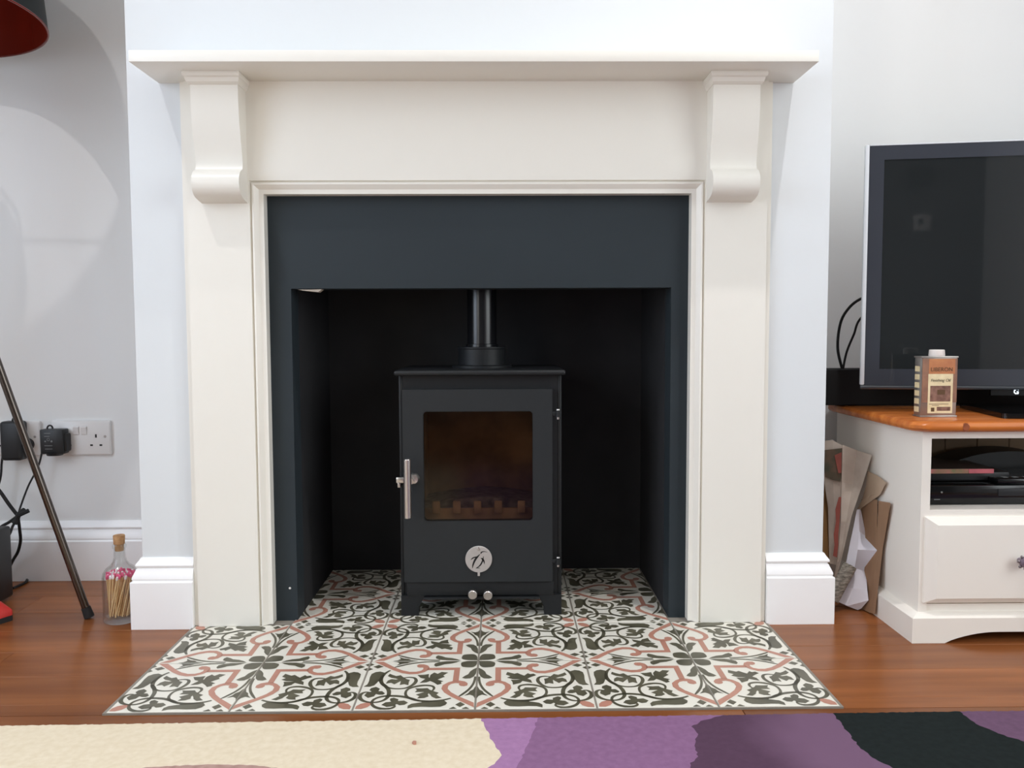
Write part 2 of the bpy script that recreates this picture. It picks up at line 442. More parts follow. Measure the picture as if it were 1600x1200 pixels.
# floor: slab with individual planks
HF = 1.3205        # hearth front edge
HHX = 0.6          # hearth half width
floor = tag(obj('floor', bbox(XL, XR, YR, WALL_Y, -0.06, -0.012), 'wood_floor'), kind='structure')
BW = 0.115
y = 1.474 - BW * 31
row = 0
while y < WALL_Y:
    y0, y1 = max(y, YR), min(y + BW, WALL_Y)
    row += 1
    if y1 > YR + 0.01:
        spans = [(XL, XR)]
        if y1 > HF and y0 < HF: spans = [(XL, XR)]; y1c = HF - 0.001
        else: y1c = y1
        if y0 >= HF - 0.02: spans = [(XL, -HHX - 0.004), (HHX + 0.004, XR)]; y1c = y1
        for a, b in spans:
            L_ = b - a; cuts = [a]
            if L_ > 1.2:
                c = a + 0.35 + ((row * 0.61803) % 1.0) * 0.9
                while c < b - 0.25:
                    cuts.append(c); c += 1.55
            cuts.append(b)
            for p, q in zip(cuts, cuts[1:]):
                bm = bbox(p + 0.0003, q - 0.0003, y0 + 0.0004, y1c - 0.0004, -0.012, 0.0)
                es = [e for e in bm.edges if all(v.co.z > -0.001 for v in e.verts)]
                bmesh.ops.bevel(bm, geom=es, offset=0.0008, segments=1, affect='EDGES')
                obj('plank', bm, 'wood_floor', floor, smooth=False)
        if y0 < HF < y1:   # the board the hearth cuts into: side pieces
            for a, b in ((XL, -HHX - 0.004), (HHX + 0.004, XR)):
                obj('plank', bbox(a + 0.0003, b - 0.0003, HF - 0.0006, y1 - 0.0004, -0.012, 0.0), 'wood_floor', floor, smooth=False)
    y += BW

# baseboards: moulded profile (out from wall, height)
BBP = [(0, 0), (0.020, 0), (0.020, 0.0985), (0.0192, 0.1000), (0.0160, 0.1005), (0.0155, 0.1020), (0.0172, 0.1055), (0.0165, 0.110), (0.0130, 0.118), (0.0105, 0.1235), (0.0100, 0.1255), (0.0080, 0.1265),
       (0.0080, 0.1285), (0.0108, 0.1300), (0.0115, 0.1330), (0.0105, 0.1360), (0.0060, 0.1420), (0.0030, 0.1475), (0, 0.1480)]


def baseboard(name, path, sides, label):
    """path: list of (x,y); sides: outward normal of each segment."""
    secs = []
    for i, p in enumerate(path):
        if i == 0: n = Vector(sides[0])
        elif i == len(path) - 1: n = Vector(sides[-1])
        else: n = Vector(sides[i - 1]) + Vector(sides[i])
        secs.append([(p[0] + n.x * t, p[1] + n.y * t, h) for t, h in BBP])
    return tag(obj(name, loft(bm_new(), secs), 'skirting', angle=25), label, kind='structure')


baseboard('baseboard_left', [(XL, WALL_Y), (BX0, WALL_Y)], [(0, -1)], 'white moulded skirting along the left alcove wall')
baseboard('baseboard_right', [(BX1, WALL_Y), (XR, WALL_Y)], [(0, -1)], 'white moulded skirting along the right alcove wall')
baseboard('baseboard_chimney_left', [(BX0, WALL_Y - 0.021), (BX0, BR_Y), (-0.5998, BR_Y)], [(-1, 0), (0, -1)], 'white moulded skirting block left of the fire surround')
baseboard('baseboard_chimney_right', [(0.6012, BR_Y), (BX1, BR_Y), (BX1, WALL_Y - 0.021)], [(0, -1), (1, 0)], 'white moulded skirting block right of the fire surround')

# ------------------------------------------------------------------ fireplace recess (painted plaster)
rec = tag(obj('trim_1', prism(bm_new(), [(-0.465, 0), (BOXL, 0), (BOXL, BOXT), (BOXR, BOXT), (BOXR, 0), (0.465, 0), (0.465, 0.928), (-0.465, 0.928)], 1, INS_Y, INS_Y + 0.06), 'slate'),
          'dark slate blue plaster panel framing the stove recess', kind='structure')
obj('side_panel', bbox(BOXL - 0.05, BOXL, INS_Y + 0.06, BOXB, 0, 1.0), 'sootwall', rec)
obj('side_panel', bbox(BOXR, BOXR + 0.05, INS_Y + 0.06, BOXB, 0, 1.0), 'sootwall', rec)
obj('back_panel', bbox(BOXL - 0.05, BOXR + 0.05, BOXB, BOXB + 0.05, 0, 1.0), 'sootwall', rec)
obj('top_panel', bbox(BOXL - 0.05, BOXR + 0.05, INS_Y + 0.06, BOXB, 0.93, 1.0), 'sootwall', rec)
bm = bm_new()
cp = [at(466, 452.5, INS_Y - 0.001), at(480, 452.5, INS_Y - 0.001), at(503, 452, INS_Y - 0.001), at(497, 456.5, INS_Y - 0.001), at(488, 455.5, INS_Y - 0.001), at(474, 454, INS_Y - 0.001)]
prism(bm, [(p.x, p.z) for p in cp], 1, INS_Y - 0.0012, INS_Y + 0.02)
tag(obj('chipped_edge', bm, 'chip', rec), 'pale chipped plaster spot')
sp_ = at(453, 919, INS_Y)
obj('screw_head', lathe(bm_new(), [(0, -0.0015), (0.0022, -0.001), (0.0028, 0.001)], sp_, 12, 'Y'), 'plastic_w', rec)

# ------------------------------------------------------------------ hearth tiles
hearth = thing('hearth', (0, HF, 0), 'patterned cement tile hearth with olive vines and terracotta outlines under stove', 'hearth')
bm = bm_new()
box(bm, -HHX - 0.004, HHX + 0.004, HF - 0.0015, 1.7215, -0.0118, 0.0028); box(bm, -0.46, 0.46, 1.7215, 2.12, -0.0118, 0.0028)
obj('mortar_bed', bm, 'grout', hearth)

# homography: crop pixels of one photographed tile -> (u, v), u,v from the flower centre outwards
src = [(86, 44), (1387, 31), (60, 651), (1549, 641)]; dst = [(0, 0), (1, 0), (0, 1), (1, 1)]
Am = []
for (x, y_), (u, v) in zip(src, dst):
    Am.append([x, y_, 1, 0, 0, 0, -u * x, -u * y_, -u]); Am.append([0, 0, 0, x, y_, 1, -v * x, -v * y_, -v])
Hm = np.linalg.svd(np.array(Am, float))[2][-1].reshape(3, 3)


def uv(x, y_):
    p = Hm @ np.array((x, y_, 1.0)); return (float(p[0] / p[2]), float(p[1] / p[2]))


TS = 0.2


def tile_mesh():
    bm = bm_new()
    g = 0.0017
    box(bm, g, TS - g, g, TS - g, -0.0105, 0.004)
    es = [e for e in bm.edges if all(v.co.z > 0.003 for v in e.verts)]
    bmesh.ops.bevel(bm, geom=es, offset=0.0008, segments=1, affect='EDGES')
    zt = 0.00425
    cl = lambda p: (min(max(p[0], 0.008), 0.992), min(max(p[1], 0.008), 0.992))

    def poly(pts, mi, both=True, z=zt, smooth_n=0, grow=0.0):
        if smooth_n: pts = catmull(list(pts) + [pts[0]], smooth_n)[:-1]
        for sw in ((0, 1) if both else (0,)):
            q = [cl(p if not sw else (p[1], p[0])) for p in pts]
            # drop repeats
            r = []
            for p in q:
                if not r or abs(p[0] - r[-1][0]) + abs(p[1] - r[-1][1]) > 1e-4: r.append(p)
            if len(r) < 3: continue
            A = sum(r[i][0] * r[(i + 1) % len(r)][1] - r[(i + 1) % len(r)][0] * r[i][1] for i in range(len(r)))
            if A < 0: r = r[::-1]
            if grow:
                g2 = []
                for k in range(len(r)):
                    a, b_, c = r[k - 1], r[k], r[(k + 1) % len(r)]
                    n1 = Vector((b_[1] - a[1], a[0] - b_[0])).normalized(); n2 = Vector((c[1] - b_[1], b_[0] - c[0])).normalized()
                    n_ = (n1 + n2) * 0.5; g2.append(cl((b_[0] + n_.x * grow, b_[1] + n_.y * grow)))
                r = g2
            f = bm.faces.new([bm.verts.new((p[0] * TS, p[1] * TS, z)) for p in r]); f.material_index = mi

    def stroke(pts, mi, both=True, z=zt):
        P = catmull(pts, 5)
        for sw in ((0, 1) if both else (0,)):
            Lf, Rt = [], []
            for i, p in enumerate(P):
                a = P[max(i - 1, 0)]; b = P[min(i + 1, len(P) - 1)]
                dx, dy = b[0] - a[0], b[1] - a[1]; l = math.hypot(dx, dy) or 1
                nx, ny = -dy / l * p[2] * 0.6, dx / l * p[2] * 0.6
                pl, pr = cl((p[0] + nx, p[1] + ny)), cl((p[0] - nx, p[1] - ny))
                if sw: pl, pr = (pr[1], pr[0]), (pl[1], pl[0])
                Lf.append(bm.verts.new((pl[0] * TS, pl[1] * TS, z))); Rt.append(bm.verts.new((pr[0] * TS, pr[1] * TS, z)))
            for i in range(len(P) - 1):
                f = bm.faces.new((Rt[i], Rt[i + 1], Lf[i + 1], Lf[i])); f.material_index = mi

    G, T = 1, 2
    C = lambda L_: [uv(*p) for p in L_]
    S = lambda L_, w: [(*uv(p[0], p[1]), w if len(p) < 3 else p[2]) for p in L_]
    # terracotta heart half along the u axis, with its curl
    poly(C([(1350, 36), (1200, 105), (1100, 150), (1000, 185), (900, 203), (800, 200), (720, 176), (676, 150), (668, 120), (690, 95), (740, 80), (800, 80), (824, 96), (812, 114), (780, 122), (745, 120),
            (740, 140), (765, 160), (820, 172), (900, 172), (990, 152), (1080, 117), (1170, 72), (1235, 40)]), T)
    # straight bars meeting at the inner corner
    c0 = uv(300, 127); c1 = uv(372, 158); s0 = (c0[0] + c0[1]) / 2; s1 = (c1[0] + c1[1]) / 2 + 0.0
    s1 = s0 + 0.052
    e = uv(685, 140)[0]
    poly([(s0, s0), (e, s0), (e + 0.01, s1), (s1, s1)], T)
    # centre flower petal
    poly([(0.008, 0.008), (0.045, 0.010), (0.10, 0.014), (0.150, 0.040), (0.158, 0.085), (0.142, 0.142), (0.085, 0.158), (0.040, 0.150), (0.014, 0.10), (0.010, 0.045)], G, False, smooth_n=4)
    # leaf curls, stems and arrow flower beside the axis
    poly([(0.165, 0.008), (0.20, 0.040), (0.25, 0.068), (0.31, 0.082), (0.345, 0.112), (0.385, 0.135), (0.405, 0.105), (0.40, 0.060), (0.36, 0.030), (0.29, 0.012)], G)
    stroke([(0.36, 0.014, 0.020), (0.50, 0.028, 0.018), (0.62, 0.062, 0.020), (0.72, 0.115, 0.020), (0.765, 0.145, 0.010)], G)
    poly([(0.56, 0.008), (0.63, 0.028), (0.66, 0.055), (0.70, 0.066), (0.75, 0.102), (0.73, 0.052), (0.755, 0.022), (0.80, 0.008)], G)
    # vine circle, branch and outer loop
    stroke(S([(1140, 148, .016), (1190, 180, .022), (1228, 225, .026), (1240, 270, .030), (1215, 320, .028), (1150, 362, .024), (1060, 380, .020), (950, 378, .020), (880, 356, .024), (832, 322, .028), (812, 285, .026), (832, 252, .022), (890, 240, .018), (965, 246, .014)], .02), G)
    stroke([(.838, .471, .016), (.802, .528, .028), (.760, .608, .030), (.743, .679, .030), (.742, .755, .028), (.762, .812, .024), (.802, .850, .022), (.850, .862, .020), (.892, .855, .022), (.935, .832, .026), (.968, .790, .030), (.981, .737, .028), (.970, .686, .024), (.940, .662, .018), (.903, .674, .014)], G)
    # tulip
    poly(C([(1212, 178), (1262, 164), (1312, 170), (1356, 190), (1372, 230), (1376, 280), (1392, 320), (1438, 347), (1370, 347), (1322, 332), (1292, 302), (1272, 282), (1246, 292), (1226, 240)]), G, grow=0.006)
    # diagonal leaf (one per tile)
    poly(C([(440, 190), (510, 185), (560, 207), (600, 188), (632, 215), (640, 250), (656, 258), (680, 236), (668, 205), (722, 217), (798, 214), (750, 246), (692, 262), (722, 290), (764, 312), (690, 302), (642, 285), (604, 297), (574, 312), (545, 336), (508, 325), (522, 306), (488, 296), (562, 276), (520, 252), (478, 240), (502, 225)]), G, False, grow=0.011)
    # leaf in the circle
    poly(C([(962, 252), (985, 240), (1010, 215), (1060, 226), (1110, 212), (1140, 193), (1152, 217), (1110, 237), (1060, 246), (1022, 262), (1060, 270), (1110, 262), (1145, 280), (1172, 312), (1110, 300), (1072, 322), (1020, 288), (992, 282), (1002, 332), (950, 320), (902, 337), (912, 302), (898, 275), (940, 266)]), G, grow=0.010)
    # trefoil
    poly(C([(1180, 437), (1214, 412), (1262, 410), (1248, 378), (1292, 356), (1342, 370), (1358, 392), (1330, 410), (1392, 430), (1414, 458), (1372, 487), (1310, 470), (1284, 440), (1240, 448), (1200, 450)]), G, grow=0.007)
    # little diamond flower shared across the tile edge
    for du, dv in ((0.915, 0.125),):
        poly([(du - 0.045, dv), (du, dv - 0.035), (du + 0.042, dv), (du, dv + 0.035)], G, grow=0.008)
    poly([(0.958, 0.075), (0.992, 0.045), (0.992, 0.105), (0.985, 0.108)], G)
    poly([(0.955, 0.178), (0.99, 0.148), (0.992, 0.21), (0.985, 0.212)], G)
    # terracotta corner petal
    poly([(0.855, 0.865), (0.90, 0.86), (0.95, 0.885), (0.978, 0.925), (0.982, 0.978), (0.93, 0.98), (0.885, 0.95), (0.86, 0.90)], T, False)
    me = bpy.data.meshes.new('tile')
    bm.to_mesh(me); bm.free()
    for m in ('tile', 'tile_green', 'tile_terra'): me.materials.append(MT[m])
    return me


TM = tile_mesh()
for r, cols in ((0, range(-3, 3)), (1, range(-3, 3)), (2, range(-2, 2)), (3, range(-2, 2))):
    for c in cols:
        fx = (c if c % 2 == 0 else c + 1); fy = (1 if r < 2 else 3)
        sx = 1 if fx == c else -1; sy = -1 if r in (0, 2) else 1
        ang = {(1, 1): 0, (-1, 1): 90, (-1, -1): 180, (1, -1): 270}[(sx, sy)]
        o = bpy.data.objects.new('tile', TM); COL.objects.link(o); o.parent = hearth
        o.location = (fx * TS, fy * TS, random.uniform(-0.0003, 0.0002)); o.rotation_euler = (0, 0, math.radians(ang))

# ------------------------------------------------------------------ fire surround
SF = 1.712   # face of posts and frieze
sur = thing('fireplace_surround', (0, SF, 0), 'cream painted wooden fire surround with mantel shelf and two scroll corbels', 'mantelpiece')
obj('mantel_shelf', bbox(-0.645, 0.645, 1.5905, BR_Y, 1.1215, 1.1430, 0.0015), 'cream', sur)
MO, MI_ = 0.463, 0.4375
for s in (-1, 1):
    a, b = sorted((s * MO, s * 0.5895)); c, d = sorted((s * 0.5895, s * 0.5995))
    bm = bbox(a, b, SF, BR_Y + 0.015, 0.0045, 1.1215); box(bm, c, d, SF + 0.006, BR_Y, 0.0045, 1.1215)
    obj('post', bm, 'cream', sur)
obj('frieze_panel', bbox(-MO, MO, SF, BR_Y + 0.015, 0.9245, 1.1215), 'cream', sur)
# inner moulding, mitred round three sides
PR = [(0, 0.004), (0.0015, 0.0065), (0.003, 0.0065), (0.004, 0.002), (0.0075, 0.0015), (0.012, 0.005), (0.0165, 0.0095), (0.0205, 0.0105), (0.0255, 0.0105), (0.0255, 0.036), (0, 0.036)]
ZT = 0.9245
secs = []
for k in range(4):
    s = []
    for off, dy in PR:
        x = {0: -MO + off, 1: -MO + off, 2: MO - off, 3: MO - off}[k]; z = {0: 0.0045, 1: ZT - off, 2: ZT - off, 3: 0.0045}[k]
        s.append((x, SF + dy, z))
    secs.append(s)
obj('inner_moulding', loft(bm_new(), secs), 'cream', sur, angle=25)


def corbel(cx):
    # side profile (Y, Z): S-curve front
    fr = [(1.663, 1.1005), (1.6635, 1.085), (1.664, 1.06), (1.667, 1.03), (1.673, 1.00), (1.679, 0.975), (1.682, 0.960), (1.6825, 0.948), (1.680, 0.9412)]
    cy, cz, rr = 1.6825, 0.912, 0.0275
    for k in range(0, 13):
        a = math.radians(100 + k * 160 / 12); fr.append((cy + rr * math.cos(a) , cz + rr * math.sin(a)))
    fr += [(1.690, 0.882), (SF, 0.879)]
    prof = [(SF, 1.1005)] + fr
    bm = bm_new(); w = 0.0465
    prism(bm, prof, 0, cx - w, cx + w)
    o = obj('corbel', bm, 'cream', sur, angle=28)
    bm = bm_new()
    capp = [(SF, 1.1213), (1.644, 1.1213), (1.643, 1.117), (1.645, 1.113), (1.650, 1.111), (1.651, 1.108), (1.6535, 1.104), (1.660, 1.1005), (SF, 1.1005)]
    # returns round the sides by lofting with growing width
    secs = []
    out = {0: 0.0, 1: 0.019, 2: 0.020, 3: 0.018, 4: 0.013, 5: 0.012, 6: 0.0095, 7: 0.003, 8: 0.0}
    rows = []
    for i, (yy, zz) in enumerate(capp[1:-1], 1):
        ww = w + out[i] * 0.45
        rows.append([(cx - ww, SF, zz), (cx - ww, yy, zz), (cx + ww, yy, zz), (cx + ww, SF, zz)])
    loft(bm, rows)
    obj('cap_moulding', bm, 'cream', o, angle=25)


corbel(-0.5125); corbel(0.511)

# ------------------------------------------------------------------ stove
DY = 1.757    # door face
stove = thing('wood_burning_stove', (0, 1.88, 0.004), 'small matt black wood burning stove with glass door on patterned tiles', 'stove')
obj('top_plate', bbox(-0.1815, 0.1815, 1.7505, 2.02, 0.5255, 0.5365, 0.0045, 3), 'stove', stove)
BZ0 = 0.047
bm = bm_new()
bt = 0.008; bf = 1.7745
box(bm, -0.174, -0.174 + bt, bf, 2.005, BZ0, 0.5255, 0.002); box(bm, 0.174 - bt, 0.174, bf, 2.005, BZ0, 0.5255, 0.002)
box(bm, -0.166, 0.166, 1.995, 2.005, BZ0, 0.5255); box(bm, -0.166, 0.166, bf + 0.002, 2.0, 0.488, 0.5255)
box(bm, -0.166, 0.166, bf + 0.002, 2.0, BZ0, 0.17)
box(bm, -0.166, -0.128, bf + 0.002, bf + 0.012, 0.17, 0.488); box(bm, 0.128, 0.166, bf + 0.002, bf + 0.012, 0.17, 0.488)
obj('body', bm, 'stove', stove)
obj('lower_panel', bbox(-0.160, 0.156, 1.766, 1.7765, 0.0485, 0.079, 0.001), 'stove', stove)
obj('ash_lip', bbox(-0.125, 0.125, 1.757, 1.78, 0.0425, 0.0465, 0.0008), 'stove', stove)
for sx in (-1, 1):
    for fy in (1, 0):
        y0 = 1.768 if fy else 1.972
        a = sx * 0.1735; b = sx * 0.136; b2 = sx * 0.122
        bm = bm_new(); prism(bm, [(a, 0.0045), (b, 0.0045), (b, 0.022), (b2, 0.0485), (a, 0.0485)], 1, y0, y0 + 0.03)
        obj('leg', bm, 'stove', stove)
# door with round-cornered opening
DX0, DX1, DZ0, DZ1 = -0.1655, 0.1540, 0.0805, 0.496
GX0, GX1, GZ0, GZ1 = -0.1205, 0.1110, 0.2140, 0.4485
bm = bm_new(); frame(bm, rounded(DX0, DX1, DZ0, DZ1, 0.0025, 6), rounded(GX0, GX1, GZ0, GZ1, 0.0075, 6), DY, bf + 0.0015)
es = [e for e in bm.edges if all(abs(v.co.y - DY) < 1e-5 for v in e.verts) and len(e.link_faces) == 2 and any(abs(f.calc_center_median().y - DY) > 0.002 for f in e.link_faces)]
bmesh.ops.bevel(bm, geom=es, offset=0.0012, segments=2, affect='EDGES')
door = obj('door', bm, 'stove_door', stove)
bm = bm_new(); prism(bm, rounded(GX0, GX1, GZ0, GZ1, 0.0075), 1, DY + 0.004, DY + 0.008)
obj('glass_pane', bm, 'stove_glass', door, smooth=False)
hx = (-0.1595 - 0.1446) / 2
bm = bm_new(); lathe(bm, [(0, 0.228), (0.0068, 0.228), (0.0078, 0.2292), (0.0078, 0.3518), (0.0068, 0.353), (0, 0.353)], (hx, DY - 0.032, 0), 24)
hd = obj('handle_bar', bm, 'steel', door)
bm = bm_new(); lathe(bm, [(0, -0.0255), (0.0065, -0.0255), (0.0065, 0.0)], (hx + 0.006, DY, 0.3045), 20, 'Y')
lathe(bm, [(0, -0.009), (0.009, -0.008), (0.0122, -0.003), (0.0125, 0.0)], (hx + 0.0105, DY, 0.3055), 24, 'Y')
obj('spindle', bm, 'steel', door)
bm = bm_new(); box(bm, -0.1785, -0.160, DY - 0.010, DY - 0.006, 0.298, 0.3105, 0.0015); box(bm, -0.1755, -0.1695, DY - 0.010, DY + 0.02, 0.2885, 0.300, 0.001)
obj('latch', bm, 'steel', door)
# emblem: round steel damper disc with a cut-out penguin drawing
dcx, dcz, dr = -0.0050, 0.1312, 0.0287
bm = bm_new(); lathe(bm, [(0, -0.003), (dr - 0.0006, -0.003), (dr, -0.0024), (dr, 0.0)], (dcx, DY, dcz), 48, 'Y')
box(bm, dcx - 0.0026, dcx + 0.0026, DY - 0.0028, DY - 0.0006, dcz - dr - 0.008, dcz - dr + 0.002, 0.0008)
disc = obj('damper_disc', bm, 'steel_matt', door)
bm = bm_new(); lathe(bm, [(0, -0.0055), (0.003, -0.005), (0.0042, -0.0029)], (dcx + 0.0003, DY, dcz + 0.0225), 16, 'Y')
obj('rivet', bm, 'steel', disc)
bm = bm_new()


def ink(pts):
    P = catmull([(dcx + (x - 571) / 215 * dr, dcz - (y_ - 420) / 215 * dr, w * dr * 1.5) for x, y_, w in pts], 6)
    L_, R_ = [], []
    yy = DY - 0.0032
    for i, p in enumerate(P):
        a = P[max(i - 1, 0)]; b = P[min(i + 1, len(P) - 1)]; dx, dz = b[0] - a[0], b[1] - a[1]; l = math.hypot(dx, dz)
        nx, nz = -dz / l * p[2] / 2, dx / l * p[2] / 2
        L_.append(bm.verts.new((p[0] + nx, yy, p[1] + nz))); R_.append(bm.verts.new((p[0] - nx, yy, p[1] - nz)))
    for i in range(len(P) - 1): bm.faces.new((L_[i], L_[i + 1], R_[i + 1], R_[i]))


ink([(592, 335, .02), (560, 370, .07), (525, 410, .10), (498, 460, .09), (478, 515, .07), (470, 565, .02)])
ink([(545, 378, .05), (495, 390, .06), (465, 408, .05), (443, 432, .01)])
ink([(602, 330, .02), (612, 312, .06), (628, 298, .05), (665, 294, .035), (712, 304, .01)])
ink([(647, 370, .02), (640, 420, .05), (618, 478, .07), (585, 525, .06), (530, 562, .02)])
ink([(605, 402, .02), (632, 415, .08), (654, 450, .07), (664, 502, .01)])
ink([(522, 566, .01), (555, 560, .035), (595, 565, .01)])
obj('penguin_mark', bm, 'black', disc, smooth=False)
for kx, kz in ((-0.0182, 0.058), (0.0145, 0.0562)):
    bm = bm_new(); lathe(bm, [(0, -0.028), (0.0082, -0.028), (0.0096, -0.0265), (0.0098, -0.014), (0.0075, -0.012), (0.004, -0.011), (0.004, 0.0)], (kx, 1.767, kz), 24, 'Y')
    obj('air_knob', bm, 'steel', stove)
for hz in (0.443, 0.1245):
    bm = bm_new(); box(bm, 0.150, 0.1715, DY + 0.001, DY + 0.006, hz - 0.0045, hz + 0.0045, 0.001); lathe(bm, [(0, hz - 0.007), (0.0052, hz - 0.007), (0.0052, hz + 0.006), (0, hz + 0.006)], (0.1655, DY + 0.002, 0), 14)
    h_ = obj('hinge', bm, 'stove', stove)
    bm = bm_new(); lathe(bm, [(0, hz - 0.0125), (0.0026, hz - 0.012), (0.0026, hz - 0.006)], (0.1655, DY + 0.002, 0), 10); lathe(bm, [(0.0018, hz + 0.006), (0.0042, hz + 0.0075), (0.0036, hz + 0.010), (0, hz + 0.0105)], (0.1655, DY + 0.002, 0), 12)
    obj('hinge_pin', bm, 'steel', h_)
# inside the fire chamber
for x0, x1, y0, y1 in ((-0.150, -0.130, 1.80, 1.97), (0.126, 0.146, 1.80, 1.97), (-0.130, 0.126, 1.965, 1.985)):
    obj('fire_brick', bbox(x0, x1, y0, y1, 0.185, 0.47, 0.002), 'firebrick', stove)
bm = bm_new()
prism(bm, [(-0.13, 0.17), (0.126, 0.17), (0.126, 0.235), (0.06, 0.246), (0.0, 0.25), (-0.07, 0.243), (-0.13, 0.232)], 1, 1.835, 1.965)
obj('ash_bed', bm, 'ash', stove)
bm = bm_new(); box(bm, -0.126, 0.124, 1.799, 1.807, 0.172, 0.232, 0.001)
gr = obj('log_guard', bm, 'firebrick', stove)
for gx in (-0.098, -0.053, -0.008, 0.037, 0.088):
    obj('guard_bar', bbox(gx - 0.0085, gx + 0.0085, 1.789, 1.7985, 0.222, 0.2495, 0.003), 'firebrick', gr)
bm = bm_new(); lathe(bm, [(0, 0.536), (0.068, 0.5365), (0.068, 0.541), (0.055, 0.543), (0.0545, 0.578), (0.056, 0.5795), (0.056, 0.583), (0.0345, 0.583)], (0.0015, 1.905, 0), 48)
obj('flue_collar', bm, 'stove', stove)
bm = bm_new(); lathe(bm, [(0.0365, 0.583), (0.0365, 0.589), (0.0335, 0.590), (0.0335, 0.93)], (0.0015, 1.905, 0), 48)
obj('flue_pipe', bm, 'pipe', stove)

# ------------------------------------------------------------------ left: floor lamp
LX, LY = -1.177, 1.710
lamp = thing('floor_lamp', (LX, LY, 0), 'tripod floor lamp with big dark drum shade lined in glossy red', 'lamp')
RB, RT, ZB, ZTP = 0.287, 0.261, 1.258, 1.555
bm = bm_new(); lathe(bm, [(RB, ZB), (RT, ZTP), (RT - 0.0015, ZTP), (RB - 0.0015, ZB)], (LX, LY, 0), 96, close=True)
for f in bm.faces:
    c = f.calc_center_median(); n = f.normal
bm.normal_update()
for f in bm.faces:
    c = f.calc_center_median(); rd = math.hypot(c.x - LX, c.y - LY); t = (c.z - ZB) / (ZTP - ZB); mid = RB + (RT - RB) * t - 0.00075
    f.material_index = 0 if rd > mid else 1
shade = obj('lamp_shade', bm, ['shade_out', 'copper'], lamp)
bm = bm_new(); tube(bm, [(LX + (RB - 0.001) * math.cos(a * PI / 48), LY + (RB - 0.001) * math.sin(a * PI / 48), ZB) for a in range(97)], 0.0022, 6, cap=False)
obj('rim_ring', bm, 'copper', shade)
bm = bm_new()
for k in range(3):
    a = math.radians(-1 + 120 * k); ca, sa = math.cos(a), math.sin(a)
    tube(bm, [(LX + 0.076 * ca, LY + 0.076 * sa, 1.338), (LX + 0.272 * ca, LY + 0.272 * sa, 1.340)], 0.0024, 8)
    a += PI / 3; ca, sa = math.cos(a), math.sin(a)
    tube(bm, catmull([(LX + r * ca, LY + r * sa, z) for r, z in ((0.020, 1.166), (0.080, 1.19), (0.092, 1.25), (0.088, 1.30), (0.076, 1.338))], 5), 0.0018, 6)
tube(bm, [(LX + 0.076 * math.cos(a * PI / 12), LY + 0.076 * math.sin(a * PI / 12), 1.338) for a in range(25)], 0.003, 8, cap=False)
obj('shade_carrier', bm, 'steel', lamp)
bm = bm_new(); lathe(bm, [(0, 1.130), (0.020, 1.130), (0.026, 1.140), (0.026, 1.160), (0.022, 1.168), (0, 1.168)], (LX, LY, 0), 24)
obj('lamp_holder', bm, 'bronze', lamp)
bm = bm_new(); lathe(bm, [(0, 1.1685), (0.020, 1.1685), (0.034, 1.176), (0.062, 1.192), (0.080, 1.225), (0.084, 1.262), (0.080, 1.300), (0.062, 1.345), (0.034, 1.374), (0, 1.384)], (LX, LY, 0), 32)
obj('globe_bulb', bm, 'plastic_w', lamp)
a1 = math.atan2(1.781 - LY, -0.851 - LX); fr = math.hypot(1.781 - LY, -0.851 - LX)
for k in range(3):
    a = a1 + 2 * PI * k / 3
    ft = Vector((LX + fr * math.cos(a), LY + fr * math.sin(a), 0.0)); hb = Vector((LX + 0.0085 * math.cos(a), LY + 0.0085 * math.sin(a), 1.148))
    d = (hb - ft).normalized(); s0 = ft + d * 0.006
    lg = obj('leg', tube(bm_new(), [s0 + d * 0.012, hb], 0.0080, 16), 'bronze', lamp)
    obj('rubber_foot', tube(bm_new(), [ft + d * 0.001 + Vector((0, 0, 0.002)), ft + d * 0.026], 0.0105, 16, r2=0.0095), 'rubber', lg)

# ------------------------------------------------------------------ sockets and plugs on the alcove wall
SZ0, SZ1 = 0.3147, 0.4006


def socket(xc, label, hide_left):
    s = thing('wall_socket', (xc, WALL_Y, (SZ0 + SZ1) / 2), label, 'socket', 'double sockets on the alcove wall')
    bm = bm_new()
    P0 = rounded(xc - 0.073, xc + 0.073, SZ0, SZ1, 0.004, 4); P1 = rounded(xc - 0.0705, xc + 0.0705, SZ0 + 0.0025, SZ1 - 0.0025, 0.003, 4)
    loft(bm, [[(p[0], WALL_Y, p[1]) for p in P0], [(p[0], WALL_Y - 0.0075, p[1]) for p in P0], [(p[0], WALL_Y - 0.0095, p[1]) for p in P1]])
    pl = obj('plate', bm, 'plastic_w', s)
    for q in (-1, 1):
        swx = xc + q * 0.010 if False else xc + (-0.010 if q < 0 else 0.0095)
        bm = bm_new(); prism(bm, [(WALL_Y - 0.0095, SZ1 - 0.013), (WALL_Y - 0.0140, SZ1 - 0.016), (WALL_Y - 0.0115, SZ1 - 0.034), (WALL_Y - 0.0095, SZ1 - 0.035)], 0, swx - 0.0065, swx + 0.0065)
        obj('rocker_switch', bm, 'plastic_w', s)
        bm = bm_new(); ox = xc + q * 0.038; yy = WALL_Y - 0.0095
        for cx, cz, w, h in ((0, 0.3625, 0.0042, 0.0085), (-0.0115, 0.3395, 0.0066, 0.0042), (0.0115, 0.3395, 0.0066, 0.0042)):
            box(bm, ox + cx - w / 2, ox + cx + w / 2, yy - 0.0004, yy + 0.001, cz - h / 2, cz + h / 2)
        obj('pin_holes', bm, 'black', s, smooth=False)
    for q in (-1, 1):
        bm = bm_new(); lathe(bm, [(0, -0.0008), (0.003, -0.0005), (0.0036, 0.0005)], (xc + q * 0.0602, WALL_Y - 0.0095, 0.361), 14, 'Y')
        obj('screw', bm, 'tin', s)
    return s


